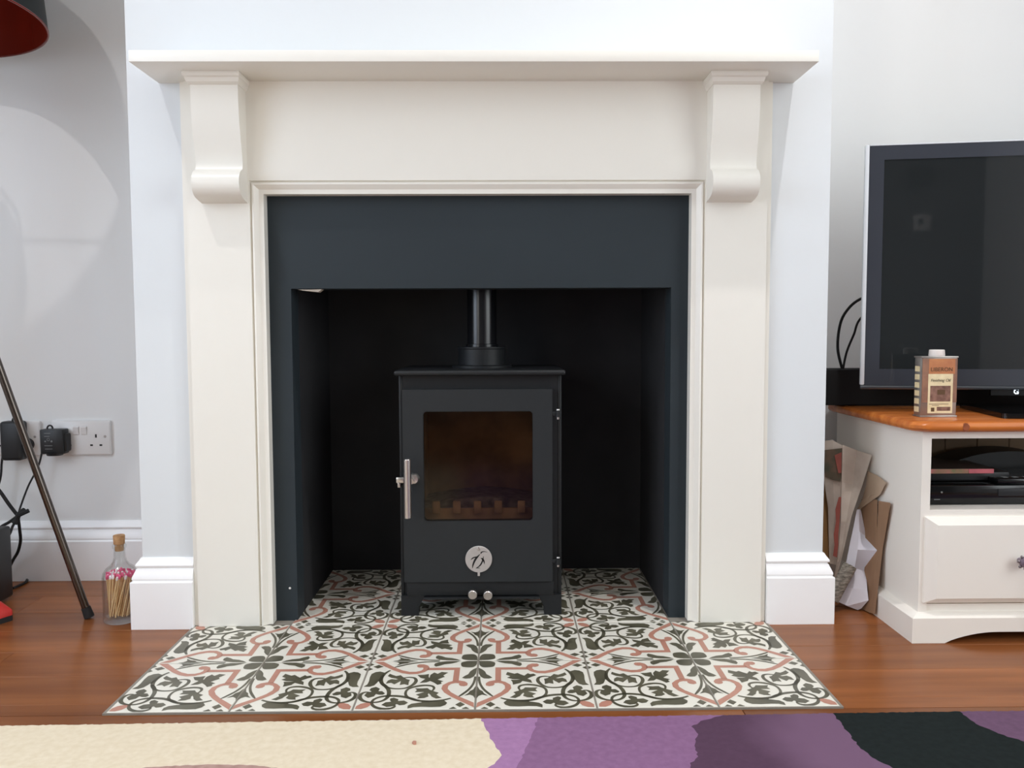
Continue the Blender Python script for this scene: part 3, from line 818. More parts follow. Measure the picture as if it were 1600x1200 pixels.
socket(-1.0, 'white double wall socket with one empty outlet, nearest the chimney breast', True)
socket(-1.173, 'white double wall socket mostly hidden behind tall black plug adapter', True)


def cable(bm, pts, r): return tube(bm, catmull(pts, 8), r, 8)


AY = WALL_Y - 0.0098
ad = thing('plug_adapter', (-1.053, AY, 0.35), 'small square black plug adapter with hanging loop and white printing', 'adapter')
bm = bm_new(); box(bm, -1.0845, -1.028, AY - 0.030, AY, 0.3215, 0.3825, 0.003); box(bm, -1.034, -1.0215, AY - 0.024, AY, 0.326, 0.372, 0.005); lathe(bm, [(0, 0.3175), (0.018, 0.3175), (0.021, 0.325)], (-1.056, AY - 0.016, 0), 20)
bod = obj('body', bm, 'plastic_k', ad)
bm = bm_new(); tube(bm, [(-1.0625 + 0.0068 * math.cos(a * PI / 8), AY - 0.022, 0.3835 + 0.0085 * math.sin(a * PI / 8)) for a in range(9)], 0.0022, 8)
obj('hanging_loop', bm, 'plastic_k', ad)
bm = bm_new(); yy = AY - 0.0302
for x0, x1, z in ((-1.073, -1.058, 0.3725), (-1.073, -1.060, 0.365), (-1.073, -1.054, 0.342), (-1.072, -1.054, 0.334)): box(bm, x0, x1, yy, yy + 0.0004, z, z + 0.0014)
for x, z, r in ((-1.071, 0.3535, 0.002), (-1.0555, 0.3535, 0.0026)): lathe(bm, [(0, -0.0002), (r, -0.0002), (r, 0.0002)], (x, yy, z), 10, 'Y')
tube(bm, [(-1.0635 + 0.003 * math.cos(a * PI / 6), yy, 0.358 + 0.0035 * math.sin(a * PI / 6)) for a in range(13)], 0.0005, 5, cap=False)
obj('printing', bm, 'print_w', bod, smooth=False)
bm = bm_new(); KN = at(28, 806, 2.0)
cable(bm, [(-1.083, AY - 0.02, 0.336), at(60, 728, 2.04), at(44, 760, 2.03), at(32, 792, 2.01), KN], 0.0022)
obj('power_cord', bm, 'rubber', ad)
ad2 = thing('plug_adapter', (-1.153, AY, 0.36), 'tall rounded black plug adapter behind the lamp leg, nearer the left photo edge', 'adapter')
bm = bm_new(); box(bm, -1.1795, -1.1275, AY - 0.036, AY, 0.3065, 0.403, 0.008, 3); lathe(bm, [(0, -0.024), (0.013, -0.022), (0.015, -0.016), (0.015, 0)], (-1.129, AY, 0.343), 20, 'Y')
obj('body', bm, 'plastic_k', ad2)
bm = bm_new(); tube(bm, [(-1.147 + 0.006 * math.cos(a * PI / 8), AY - 0.022, 0.403 + 0.0085 * math.sin(a * PI / 8)) for a in range(9)], 0.0022, 8)
obj('hanging_loop', bm, 'plastic_k', ad2)
bm = bm_new(); cable(bm, [at(14, 665, 2.05), at(8, 690, 2.045), at(3, 720, 2.04), at(0, 750, 2.04), at(-14, 790, 2.03), at(-30, 830, 2.0)], 0.0026)
obj('power_cord', bm, 'rubber', ad2)

# black speaker at the left edge, with tied cables
spk = thing('floor_speaker', (-1.195, 1.86, 0), 'black box speaker on floor at left edge below the plugs', 'speaker')
obj('cabinet', bbox(-1.30, -1.097, 1.80, 1.925, 0.006, 0.172, 0.006, 3), 'plastic_k', spk)
obj('grille', bbox(-1.29, -1.107, 1.796, 1.8005, 0.016, 0.162, 0.002), 'black_cloth', spk)
for fx in (-1.28, -1.115):
    bm = bm_new(); lathe(bm, [(0, 0.0), (0.008, 0.0), (0.008, 0.006), (0, 0.006)], (fx, 1.86, 0), 12); obj('foot', bm, 'rubber', spk)
cb = thing('cable_bundle', KN, 'thick black cables tied in a knot above the speaker', 'cable')
bm = bm_new()
cable(bm, [at(-20, 745, 2.0), at(0, 768, 2.0), at(14, 788, 2.0), KN], 0.0042)
cable(bm, [KN, at(14, 816, 1.99), at(2, 823, 1.97), at(-12, 836, 1.95), (-1.155, 1.89, 0.1755)], 0.0036)
cable(bm, [KN, at(20, 822, 1.99), at(10, 838, 1.97), (-1.135, 1.895, 0.1755)], 0.0032)
cable(bm, [KN, at(31, 830, 2.01), at(32, 845, 2.02), at(28, 862, 2.03), at(20, 876, 2.04), at(8, 900, 2.045)], 0.0036)
obj('strand', bm, 'rubber', cb)
bm = bm_new(); k0 = at(26, 812, 1.995); tube(bm, catmull([at(22, 818, 1.99), k0, at(30, 803, 1.995), at(38, 796, 1.995)], 6), 0.0075, 8, r2=0.005)
tube(bm, [at(31, 803, 1.99), at(44, 797, 1.99)], 0.004, 6); tube(bm, [at(30, 806, 1.99), at(45, 799, 1.988)], 0.0035, 6)
obj('cable_tie', bm, 'rubber', cb)
cb2 = thing('floor_cable', at(40, 903, Z=0), 'short loop of black cable lying on floor against skirting', 'cable')
bm = bm_new(); cable(bm, [at(8, 900, Z=0.0035), at(30, 902, Z=0.0035), at(42, 905, Z=0.0035), at(38, 911, Z=0.0035), at(20, 919, Z=0.0035)], 0.0033)
obj('strand', bm, 'rubber', cb2)

# red slipper tip
sl = thing('slipper', (-1.06, 1.77, 0), 'red rounded slipper tip with dark sole at the left photo edge', 'slipper')
bm = bm_new()
tip = Vector((-1.012, 1.772, 0)); dr_ = Vector((-1, -0.22, 0)).normalized(); sd = Vector((0.22, -1, 0)).normalized()
secs = []; ss = []
for k in range(10):
    t = k / 9; d = 0.25 * t; w = 0.045 * (1 - (1 - min(1, t * 3.0)) ** 2) ** 0.5 + 0.002; h = 0.012 + 0.028 * (1 - (1 - min(1, t * 2.4)) ** 2) ** 0.5
    c = tip + dr_ * d
    secs.append([tuple(c + sd * (w * math.cos(a)) + Vector((0, 0, 0.012 + (h * math.sin(a))))) for a in [PI * i / 10 for i in range(11)]])
    ss.append([tuple(c + sd * (w * 0.96 * q) + Vector((0, 0, z))) for q, z in ((-1, 0), (1, 0), (1, 0.012), (-1, 0.012))])
loft(bm, secs); obj('upper', bm, 'red', sl)
obj('sole', loft(bm_new(), ss), 'rubber', sl)

# ------------------------------------------------------------------ bottle of matches
BXc, BYc = -0.7755, 1.768
bot = thing('match_bottle', (BXc, BYc, 0), 'clear glass bottle of long matches with cork stopper beside skirting', 'bottle')
R_ = 0.0362
prof_o = [(0, 0.0015), (R_ - 0.004, 0.0), (R_ - 0.001, 0.002), (R_, 0.006), (R_, 0.098), (R_ - 0.002, 0.106), (R_ - 0.008, 0.115), (R_ - 0.017, 0.122), (0.0145, 0.129), (0.0118, 0.138), (0.0112, 0.157), (0.0138, 0.159), (0.0142, 0.164), (0.0128, 0.167)]
prof_i = [(0.0098, 0.167), (0.0095, 0.138), (0.0125, 0.129), (R_ - 0.019, 0.120), (R_ - 0.010, 0.113), (R_ - 0.0045, 0.105), (R_ - 0.0026, 0.098), (R_ - 0.0026, 0.016), (R_ - 0.006, 0.012), (0, 0.013)]
bm = bm_new(); lathe(bm, prof_o + prof_i, (BXc, BYc, 0), 40); obj('glass_body', bm, 'glass', bot, angle=50)
bm = bm_new(); lathe(bm, [(0, 0.152), (0.0088, 0.152), (0.0093, 0.166), (0.0112, 0.1672), (0.0122, 0.184), (0.0112, 0.186), (0, 0.186)], (BXc, BYc, 0), 20); obj('cork_stopper', bm, 'cork', bot)
sb = bm_new(); box(sb, -0.0011, 0.0011, -0.0011, 0.0011, 0, 0.086); stick_me = mesh_from('match', sb, 'match', smooth=False)
hm = {}
for nm in ('match_pink', 'match_white'):
    hb_ = bm_new(); lathe(hb_, [(0, 0.0825), (0.0022, 0.084), (0.0028, 0.0875), (0.0022, 0.0915), (0, 0.093)], (0, 0, 0), 8); hm[nm] = mesh_from('head', hb_, nm)
rng = random.Random(5)
for i in range(78):
    ring = math.sqrt((i + 0.5) / 78)
    a = i * 2.39996
    r0 = 0.0255 * ring; r1 = 0.0295 * ring
    tw = 0.75 + rng.uniform(-0.25, 0.25)
    p0 = Vector((BXc + r0 * math.cos(a), BYc + r0 * math.sin(a), 0.0135)); p1 = Vector((BXc + r1 * math.cos(a + tw), BYc + r1 * math.sin(a + tw), 0.0135 + 0.086 + rng.uniform(-0.002, 0.004)))
    d = (p1 - p0).normalized()
    white = rng.random() < 0.36
    o = bpy.data.objects.new('match', stick_me); COL.objects.link(o)
    o.rotation_mode = 'QUATERNION'; o.rotation_quaternion = Vector((0, 0, 1)).rotation_difference(d); o.location = p0 + Vector((0, 0, rng.uniform(0, 0.009) * (1.15 - ring)))
    tag(o, 'long wooden match with %s head inside the corked glass bottle' % ('white' if white else 'pink'), 'match', 'white tipped matches in the bottle' if white else 'pink tipped matches in the bottle')
    h = bpy.data.objects.new('head', hm['match_white' if white else 'match_pink']); COL.objects.link(h); h.parent = o
    h['label'] = 'white match head' if white else 'pink match head'

# ------------------------------------------------------------------ right: TV stand
SX0, SX1, SY0, SY1 = 0.872, 1.86, 1.613, 2.03
st = thing('tv_stand', (1.36, 1.82, 0), 'off-white television stand with orange pine top, open shelf and drawer', 'cabinet')
ZS = 0.4405
bm = bm_new()
P0 = rounded(0.843, 1.89, 1.588, 2.045, 0.035, 6)
rows = []
for ins, z in ((0.010, 0.4195), (0.003, 0.4225), (0.0, 0.427), (0.0, 0.433), (0.003, 0.438), (0.009, ZS)):
    rows.append([(p[0] + (ins if p[0] < 1.3 else -ins), p[1] + (ins if p[1] < 1.8 else -ins), z) for p in P0])
loft(bm, rows)
top = obj('pine_top', bm, 'pine', st)
for px, w in ((1510, 0.011), (1416, 0.006), (1450, 0.005)):
    c = at(px, 665, 1.588)
    if px == 1510:
        obj('knot', lathe(bm_new(), [(0, -0.0006), (w * 0.6, -0.0005), (w * 0.75, 0.0025)], (c.x, 1.588, 0.430), 14, 'Y'), 'knot', top)
bm = bm_new()
box(bm, SX0, SX0 + 0.018, SY0, SY1, 0.03, 0.4195); box(bm, SX1 - 0.018, SX1, SY0, SY1, 0.03, 0.4195)
box(bm, SX0 + 0.018, SX1 - 0.018, SY0, SY1, 0.245, 0.263); box(bm, SX0 + 0.018, SX1 - 0.018, SY0, SY1, 0.405, 0.4195)
box(bm, SX0 + 0.018, SX1 - 0.018, SY0 + 0.004, SY1, 0.055, 0.073)
obj('carcass', bm, 'stand_white', st)
xx = SX0 + 0.018
while xx < SX1 - 0.03:
    x2 = min(xx + 0.0785, SX1 - 0.018)
    bm = bbox(xx + 0.0008, x2 - 0.0008, 2.0, 2.012, 0.263, 0.405, 0.0015, 1); obj('back_board', bm, 'stand_back', st); xx = x2
# plinth with arched cut-out
bm = bm_new()
pts = [(0.854, 0.0), (0.919, 0.0)]
for k in range(0, 9):
    t = k / 8; pts.append((0.919 + 0.085 * t + 0.02 * t, 0.022 * math.sin(t * PI / 2) ** 0.8 if t > 0 else 0.0))
right = [(1.36 * 2 - x, z) for x, z in pts[::-1]]
pts2 = pts + right
pl2 = []
for p in pts2:
    if not pl2 or abs(p[0] - pl2[-1][0]) + abs(p[1] - pl2[-1][1]) > 1e-5: pl2.append(p)
pl2 += [(1.36 * 2 - 0.854, 0.050), (0.854, 0.050)]
prism(bm, pl2, 1, 1.597, 1.617)
box(bm, 0.854, 0.874, 1.617, 2.035, 0, 0.050); box(bm, 1.846, 1.866, 1.617, 2.035, 0, 0.050)
# chamfer strip on top of the plinth
loft(bm, [[(0.854, 1.597, 0.050), (1.866, 1.597, 0.050), (1.866, 2.035, 0.050), (0.854, 2.035, 0.050)], [(0.870, 1.6115, 0.058), (1.850, 1.6115, 0.058), (1.850, 2.035, 0.058), (0.870, 2.035, 0.058)]])
obj('plinth', bm, 'stand_white', st)
# drawer with fielded bevel
bm = bm_new()
d0 = [(0.880, 0.0775), (1.852, 0.0775), (1.852, 0.2495), (0.880, 0.2495)]; d1 = [(0.900, 0.0895), (1.832, 0.0895), (1.832, 0.2355), (0.900, 0.2355)]
loft(bm, [[(x, 1.625, z) for x, z in d0], [(x, 1.6085, z) for x, z in d0], [(x, 1.597, z) for x, z in d1]])
dw = obj('drawer', bm, 'stand_white', st, smooth=False)
kc = at(1604, 880, 1.575)
bm = bm_new(); lathe(bm, [(0, -0.006), (0.008, -0.004), (0.011, 0.004), (0.006, 0.012), (0.005, 0.022)], (kc.x, 1.577, kc.z), 16, 'Y')
kb = obj('knob', bm, 'mauve', dw)
for k in range(7):
    a = 2 * PI * k / 7 + 0.3
    c = (kc.x + 0.0125 * math.cos(a), 1.580, kc.z + 0.0125 * math.sin(a))
    bm = bm_new(); tube(bm, [(kc.x + 0.006 * math.cos(a), 1.580, kc.z + 0.006 * math.sin(a)), c], 0.0012, 6)
    lathe(bm, [(0, -0.003), (0.0026, -0.0015), (0.003, 0.001), (0, 0.003)], c, 10, 'Y'); obj('petal', bm, 'pewter', kb)

# contents of the open shelf
dv = thing('disc_player', (1.15, 1.74, 0.263), 'flat black disc player on the open shelf of stand', 'player')
obj('case', bbox(0.905, 1.335, 1.655, 1.86, 0.2655, 0.303, 0.002), 'black_gloss', dv)
bm = bm_new(); box(bm, 1.05, 1.25, 1.6535, 1.6553, 0.282, 0.296, 0.0005); obj('disc_tray', bm, 'plastic_k', dv)
bm = bm_new(); lathe(bm, [(0, -0.0015), (0.002, -0.001), (0.002, 0.001)], (0.935, 1.655, 0.29), 10, 'Y'); box(bm, 0.92, 0.932, 1.6543, 1.6553, 0.2745, 0.276); obj('button', bm, 'print_w', dv)
for fx in (0.93, 1.31): 
    bm = bm_new(); lathe(bm, [(0, 0.263), (0.008, 0.263), (0.008, 0.2656), (0, 0.2656)], (fx, 1.69, 0), 10); obj('foot', bm, 'rubber', dv)
bx2 = thing('set_top_box', (1.0, 1.78, 0.303), 'matt black box stacked on disc player under the booklet', 'box')
obj('case', bbox(0.91, 1.10, 1.70, 1.86, 0.3055, 0.3225, 0.002), 'plastic_k', bx2); obj('foot', bbox(0.92, 1.09, 1.71, 1.85, 0.303, 0.3056), 'rubber', bx2)
bk = thing('booklet', (1.0, 1.76, 0.3225), 'booklet with pink and green page edge on top of black box', 'book')
bm = bm_new(); prism(bm, [(0.896, 1.683), (1.056, 1.683), (0.985, 1.90), (0.896, 1.90)], 2, 0.3232, 0.3322)
bm2 = bm
ob_ = obj('pages', bm2, 'book_edge', bk, smooth=False)
obj('page_end', bbox(1.005, 1.0565, 1.6822, 1.684, 0.3234, 0.332), 'book_pink', bk, smooth=False)
bm = bm_new(); prism(bm, [(0.8955, 1.684), (1.057, 1.684), (0.986, 1.901), (0.8955, 1.901)], 2, 0.3322, 0.3330); obj('cover', bm, 'book_top', bk, smooth=False)
bm = bm_new(); prism(bm, [(0.8955, 1.684), (1.057, 1.684), (0.986, 1.901), (0.8955, 1.901)], 2, 0.3225, 0.3232); obj('cover', bm, 'book_top', bk, smooth=False)
rt = thing('router', (1.2, 1.92, 0.263), 'black domed box at the back of the open shelf', 'router')
bm = bm_new(); prof = [(1.06 + 0.34 * k / 16, 0.264 + 0.074 * (math.sin(PI * min(1, k / 16 * 0.93 + 0.07)) ** 0.45)) for k in range(17)]
prism(bm, [(1.06, 0.2635)] + prof + [(1.40, 0.2635)], 1, 1.885, 1.975); obj('case', bm, 'plastic_k', rt)
rm = thing('remote_control', (1.2, 1.69, 0.303), 'slim black remote control lying on the disc player', 'remote')
obj('case', bbox(1.055, 1.235, 1.665, 1.705, 0.303, 0.3145, 0.003), 'black_gloss', rm)
bm = bm_new(); 
for k in range(6): box(bm, 1.075 + k * 0.022, 1.085 + k * 0.022, 1.68, 1.69, 0.3143, 0.3155)
obj('keypad', bm, 'print_w', rm)

# soundbar behind the TV
sbx = thing('soundbar', (1.2, 1.97, ZS), 'long black soundbar standing behind television on the stand', 'soundbar')
obj('case', bbox(0.745, 1.70, 1.925, 2.0, ZS + 0.002, 0.5265, 0.004), 'black_cloth', sbx)
for fx in (0.88, 1.6): obj('foot', bbox(fx, fx + 0.05, 1.935, 1.99, ZS, ZS + 0.0022), 'rubber', sbx)
for pts, r in (([at(1316, 577, 1.96), at(1309, 545, 1.965), at(1312, 510, 1.97), at(1322, 487, 1.965), at(1343, 468, 1.95), (0.94, 1.93, 0.71)], 0.0032), ([at(1317, 577, 1.96), at(1323, 550, 1.962), at(1334, 523, 1.955), at(1346, 496, 1.945), (0.95, 1.93, 0.70)], 0.0026)):
    obj('cable', cable(bm_new(), pts, r), 'rubber', sbx)

# television, turned a little towards the room
TVA = math.atan(0.161)
P0 = at(1344, 608, 1.79)
tv = bpy.data.objects.new('television', None); COL.objects.link(tv); tv.empty_display_size = 0.1
tv.location = (P0.x, P0.y, ZS); tv.rotation_euler = (0, 0, -TVA)
tag(tv, 'flat dark television with clear plastic rim standing on pine topped stand', 'television')
ORIG[tv.name] = Vector((0, 0, 0))     # children are modelled in the set's own frame: x along the screen, y into it, z from the stand top
zb = P0.z - ZS; zt_ = zb + 0.521; W_ = 0.89
for x0, x1 in ((0.0, 0.0083), (W_ - 0.0083, W_)): obj('side_rim', bbox(x0, x1, -0.001, 0.010, zb + 0.009, zt_, 0.002), 'tv_rim', tv)
obj('top_rim', bbox(0.0083, W_ - 0.0083, -0.001, 0.010, zt_ - 0.0028, zt_, 0.0008), 'tv_rim', tv)
obj('bottom_rim', bbox(0.0, W_, -0.001, 0.010, zb, zb + 0.0086, 0.0035, 3), 'tv_rim_low', tv)
bm = bm_new(); o4 = rounded(0.0085, W_ - 0.0085, zb + 0.0085, zt_ - 0.003, 0.003, 4); i4 = rounded(0.0385, W_ - 0.0385, zb + 0.044, zt_ - 0.0325, 0.0006, 4)
frame(bm, o4, i4, 0.0, 0.03); obj('bezel', bm, 'tv_bezel', tv)
obj('screen', bbox(0.0375, W_ - 0.0375, 0.0018, 0.02, zb + 0.043, zt_ - 0.0315), 'tv_screen', tv, smooth=False)
obj('back_cover', bbox(0.02, W_ - 0.02, 0.03, 0.052, zb + 0.02, zt_ - 0.02, 0.006), 'plastic_k', tv)
obj('neck', bbox(W_ / 2 - 0.06, W_ / 2 + 0.06, 0.008, 0.03, 0.010, zb + 0.03), 'black_gloss', tv)
bm = bm_new(); prism(bm, rounded(0.243, W_ - 0.243, -0.115, 0.12, 0.012, 5), 2, 0.0005, 0.0105); obj('base_plate', bm, 'black_gloss', tv)
_l0 = at(1588, 611, 1.70); _l1 = at(1588, 611, 1.80)
_R3 = Matrix.Rotation(TVA, 3, 'Z'); _o3 = Vector((P0.x, P0.y, ZS))
_a, _b3 = (_R3 @ (_l0 - _o3)).y, (_R3 @ (_l1 - _o3)).y
lg = _l0.lerp(_l1, (0.0055 - _a) / (_b3 - _a))
td = bpy.data.curves.new('power_logo', 'FONT'); td.body = 'G'; td.size = 0.0145; td.extrude = 0.0004; td.align_x = 'CENTER'; td.materials.append(MT['led'])
to = text_mesh('power_logo', td, tv)
loc = Matrix.Rotation(TVA, 3, 'Z') @ (lg - Vector((P0.x, P0.y, ZS))); obj('logo_strip', bbox(loc.x - 0.05, loc.x + 0.05, 0.006, 0.012, zb - 0.012, zb + 0.004), 'black_gloss', tv)
to.location = (loc.x, 0.0055, zb - 0.0085); to.rotation_euler = (PI / 2, 0, 0)

# tin of oil
can = bpy.data.objects.new('oil_tin', None); COL.objects.link(can); can.location = (0.9345, 1.690, ZS); can.rotation_euler = (0, 0, math.radians(1.0)); ORIG[can.name] = Vector((0, 0, 0))
tag(can, 'small brown and cream printed oil tin with white cap on pine top', 'tin')
cw, cd, ch = 0.0375, 0.014, 0.1225
obj('tin_body', bbox(-cw, cw, -cd, cd, 0.0, ch, 0.003), 'tin', can)
bm = bm_new(); box(bm, -cw - 0.001, cw + 0.001, -cd - 0.001, cd + 0.001, ch - 0.002, ch + 0.0015, 0.0008); box(bm, -cw - 0.001, cw + 0.001, -cd - 0.001, cd + 0.001, 0.0, 0.003, 0.0008)
obj('seam', bm, 'tin', can)
bm = bm_new(); lathe(bm, [(0.015, ch + 0.0015), (0.0155, ch + 0.003), (0.0145, ch + 0.0135), (0.0135, ch + 0.0145), (0, ch + 0.0145)], (0.001, 0, 0), 24); obj('cap', bm, 'cap_w', can)
fy = -cd - 0.0002


def label_rect(name, x0, x1, z0, z1, m, k=0):
    obj(name, bbox(x0, x1, fy - 0.0003 * (k + 1), fy + 0.0001, z0, z1), m, can, smooth=False)


label_rect('printed_front', -cw + 0.002, cw - 0.001, 0.030, ch - 0.003, 'tin_brown', 0)
label_rect('printed_band', -0.022, 0.032, 0.088, ch - 0.004, 'tin_orange', 1)
label_rect('printed_panel', -0.023, 0.028, 0.008, 0.088, 'tin_cream', 1)
label_rect('printed_scene', -0.0185, 0.0235, 0.032, 0.064, 'tin_dark', 2)
label_rect('printed_patch', -0.004, 0.024, 0.013, 0.021, 'tin_dark', 2)
bm = bm_new(); box(bm, -0.016, -0.009, fy - 0.0009, fy, 0.0115, 0.0195); box(bm, -0.02, 0.02, fy - 0.0009, fy, 0.0265, 0.0275); box(bm, -0.014, 0.0, fy - 0.0009, fy, 0.0235, 0.0243)
box(bm, -0.004, 0.012, fy - 0.0011, fy, 0.046, 0.056)
obj('small_print', bm, 'tin_gold', can, smooth=False)
bm = bm_new()
for k in range(6): box(bm, -cw - 0.0004, -cw + 0.0005, -0.008, 0.010, 0.010 + k * 0.0165, 0.021 + k * 0.0165)
obj('side_print', bm, 'tin_cream', can, smooth=False)
for body, size, x, z, m, sh in (('LIBERON', 0.0115, 0.004, 0.0935, 'tin_gold', 0.0), ('Finishing Oil', 0.0082, 0.002, 0.0725, 'tile_green', 0.25)):
    td = bpy.data.curves.new('lettering', 'FONT'); td.body = body; td.size = size; td.extrude = 0.0001; td.align_x = 'CENTER'; td.shear = sh; td.materials.append(MT[m])
    to = text_mesh('lettering', td, can); to.location = (x, fy - 0.0011, z); to.rotation_euler = (PI / 2, 0, 0)

# ------------------------------------------------------------------ papers and card in the gap
rngp = random.Random(3)


def sheet(bm, px, ytop, ybot, thick, wav=0.0, mi=0, sub=True):
    """outline in photo pixels on a leaning plane: depth runs from ytop (top) to ybot (bottom)."""
    ys = [p[1] for p in px]; y0, y1 = min(ys), max(ys)
    pts = []
    for x, y_ in px:
        t = (y_ - y0) / (y1 - y0); Yd = ytop + (ybot - ytop) * t + wav * math.sin(x * 0.13 + y_ * 0.05)
        p = at(x, y_, Yd); p.z = max(p.z, 0.002); pts.append(p)
    n = Vector((0, 1, 0)) * thick
    A = [bm.verts.new(p) for p in pts]; B = [bm.verts.new(p + n) for p in pts]; k = len(pts)
    f1 = bm.faces.new(A); f2 = bm.faces.new(B[::-1]); f1.material_index = f2.material_index = mi
    for i in range(k): bm.faces.new((A[i], A[(i + 1) % k], B[(i + 1) % k], B[i])).material_index = mi
    return bm


Z7 = lambda L_: [(1270 + x / 4.138, 680 + y_ / 4.138) for x, y_ in L_]


def grid_sheet(rows, ydepth, thick):
    """rows of photo pixels (equal counts) with per-vertex depth -> folded, thick sheet."""
    bm = bm_new()
    F = [[at(x, y_, d) for (x, y_), d in zip(r, dr)] for r, dr in zip(rows, ydepth)]
    for r, pr in zip(F, rows):
        for k, p in enumerate(r):
            if p.x > 0.864: r[k] = p = at(pr[k][0], pr[k][1], X=0.864)
            if p.z < 0.056 and p.x > 0.846: r[k] = p = at(pr[k][0], pr[k][1], X=0.846)
            p.z = max(p.z, 0.0015)
    fa = [[bm.verts.new(p) for p in r] for r in F]; ba = [[bm.verts.new(p + Vector((0.0004, thick, 0))) for p in r] for r in F]
    R, C_ = len(F), len(F[0])
    for i in range(R - 1):
        for j in range(C_ - 1):
            bm.faces.new((fa[i][j], fa[i][j + 1], fa[i + 1][j + 1], fa[i + 1][j])); bm.faces.new((ba[i][j], ba[i + 1][j], ba[i + 1][j + 1], ba[i][j + 1]))
    for i in range(R - 1):
        bm.faces.new((fa[i][0], fa[i + 1][0], ba[i + 1][0], ba[i][0])); bm.faces.new((fa[i][-1], ba[i][-1], ba[i + 1][-1], fa[i + 1][-1]))
    for j in range(C_ - 1):
        bm.faces.new((fa[0][j], ba[0][j], ba[0][j + 1], fa[0][j + 1])); bm.faces.new((fa[-1][j], fa[-1][j + 1], ba[-1][j + 1], ba[-1][j]))
    return bm


b0 = (0.79, 1.86, 0)
# tall ochre card at the far left of the gap
o = obj('card_sheet', grid_sheet([Z7([(30, 150), (78, 160)]), Z7([(30, 480), (106, 480)]), Z7([(30, 760), (110, 860)]), Z7([(40, 1000), (116, 1080)])], [[1.93, 1.93], [1.9, 1.9], [1.87, 1.87], [1.85, 1.85]], 0.004), 'card_dark', base=b0, angle=20)
tag(o, 'ochre cardboard strip against the chimney corner behind the newspaper', 'cardboard')
# folded newspaper
nw = thing('newspaper', (0.8, 1.88, 0), 'folded newspaper with colour photo and red column leaning in the gap', 'newspaper')
obj('printed_page', grid_sheet([Z7([(62, 40), (130, 32), (196, 70)]), Z7([(66, 240), (130, 245), (188, 250)]), Z7([(100, 470), (140, 500), (186, 500)]), Z7([(108, 830), (135, 836), (165, 840)])],
    [[1.905, 1.89, 1.875], [1.9, 1.88, 1.872], [1.888, 1.874, 1.866], [1.868, 1.86, 1.855]], 0.003), 'news', nw, angle=15)
obj('folded_page', grid_sheet([Z7([(192, 62), (285, 98), (382, 128)]), Z7([(186, 300), (260, 318), (318, 330)]), Z7([(182, 560), (215, 560), (252, 520)]), Z7([(160, 820), (176, 820), (205, 720)]), Z7([(122, 1040), (130, 1030), (150, 940)])],
    [[1.875, 1.872, 1.845], [1.868, 1.862, 1.838], [1.855, 1.845, 1.832], [1.845, 1.838, 1.828], [1.832, 1.826, 1.82]], 0.005), 'news', nw, angle=15)
obj('colour_photo', grid_sheet([Z7([(68, 98), (120, 92), (190, 84)]), Z7([(70, 200), (125, 215), (186, 245)]), Z7([(80, 270), (130, 290), (180, 300)])], [[1.8995, 1.886, 1.8715], [1.8955, 1.879, 1.8685], [1.894, 1.877, 1.8675]], 0.001), 'news_photo', nw)
obj('red_patch', grid_sheet([Z7([(140, 130), (186, 110)]), Z7([(165, 245), (184, 245)])], [[1.878, 1.869], [1.869, 1.8655]], 0.001), 'news_red', nw)
obj('red_column', grid_sheet([Z7([(168, 400), (184, 400)]), Z7([(146, 480), (178, 480)]), Z7([(150, 560), (172, 560)]), Z7([(135, 640), (165, 640)]), Z7([(140, 710), (164, 710)]), Z7([(130, 780), (156, 790)])],
    [[1.862] * 2, [1.86] * 2, [1.857] * 2, [1.854] * 2, [1.852] * 2, [1.85] * 2], 0.001), 'news_red', nw)
# crumpled kraft paper
o = obj('kraft_paper', grid_sheet([Z7([(355, 232), (420, 262), (476, 308)]), Z7([(345, 330), (400, 340), (462, 330)]), Z7([(320, 420), (372, 388), (436, 385)]), Z7([(285, 482), (318, 470), (345, 420)])],
    [[1.895, 1.87, 1.88], [1.868, 1.855, 1.86], [1.865, 1.85, 1.868], [1.86, 1.852, 1.862]], 0.002), 'kraft', base=b0, angle=5)
tag(o, 'crumpled tan paper above the cardboard, right of newspaper', 'paper')
# cardboard pieces
o = obj('cardboard_piece', grid_sheet([Z7([(322, 418), (418, 420)]), Z7([(300, 760), (412, 740)]), Z7([(300, 1120), (372, 1150)])], [[1.885, 1.885], [1.855, 1.855], [1.805, 1.805]], 0.006), 'card', base=b0, angle=20)
tag(o, 'brown cardboard piece directly behind the white paper', 'cardboard', 'cardboard in the gap')
o = obj('cardboard_piece', grid_sheet([Z7([(432, 428), (503, 440)]), Z7([(415, 740), (452, 740)]), Z7([(368, 1145), (402, 1160)])], [[1.895, 1.895], [1.868, 1.868], [1.815, 1.815]], 0.006), 'card', base=b0, angle=20)
tag(o, 'narrow brown cardboard piece leaning nearest the stand side', 'cardboard', 'cardboard in the gap')
# white paper
o = obj('white_paper', grid_sheet([Z7([(285, 480), (300, 480), (312, 486)]), Z7([(262, 600), (300, 620), (345, 655)]), Z7([(236, 720), (290, 740), (416, 745)]), Z7([(205, 880), (270, 860), (344, 880)]), Z7([(180, 980), (262, 990), (352, 1000)]), Z7([(142, 1062), (220, 1105), (360, 1068)]), Z7([(160, 1075), (290, 1135), (312, 1122)])],
    [[1.85, 1.846, 1.85], [1.842, 1.832, 1.842], [1.835, 1.816, 1.838], [1.825, 1.808, 1.822], [1.815, 1.80, 1.812], [1.80, 1.795, 1.795], [1.798, 1.79, 1.788]], 0.0012), 'paper', base=b0, angle=12)
tag(o, 'creased white paper sheet at the front of the paper heap', 'paper')
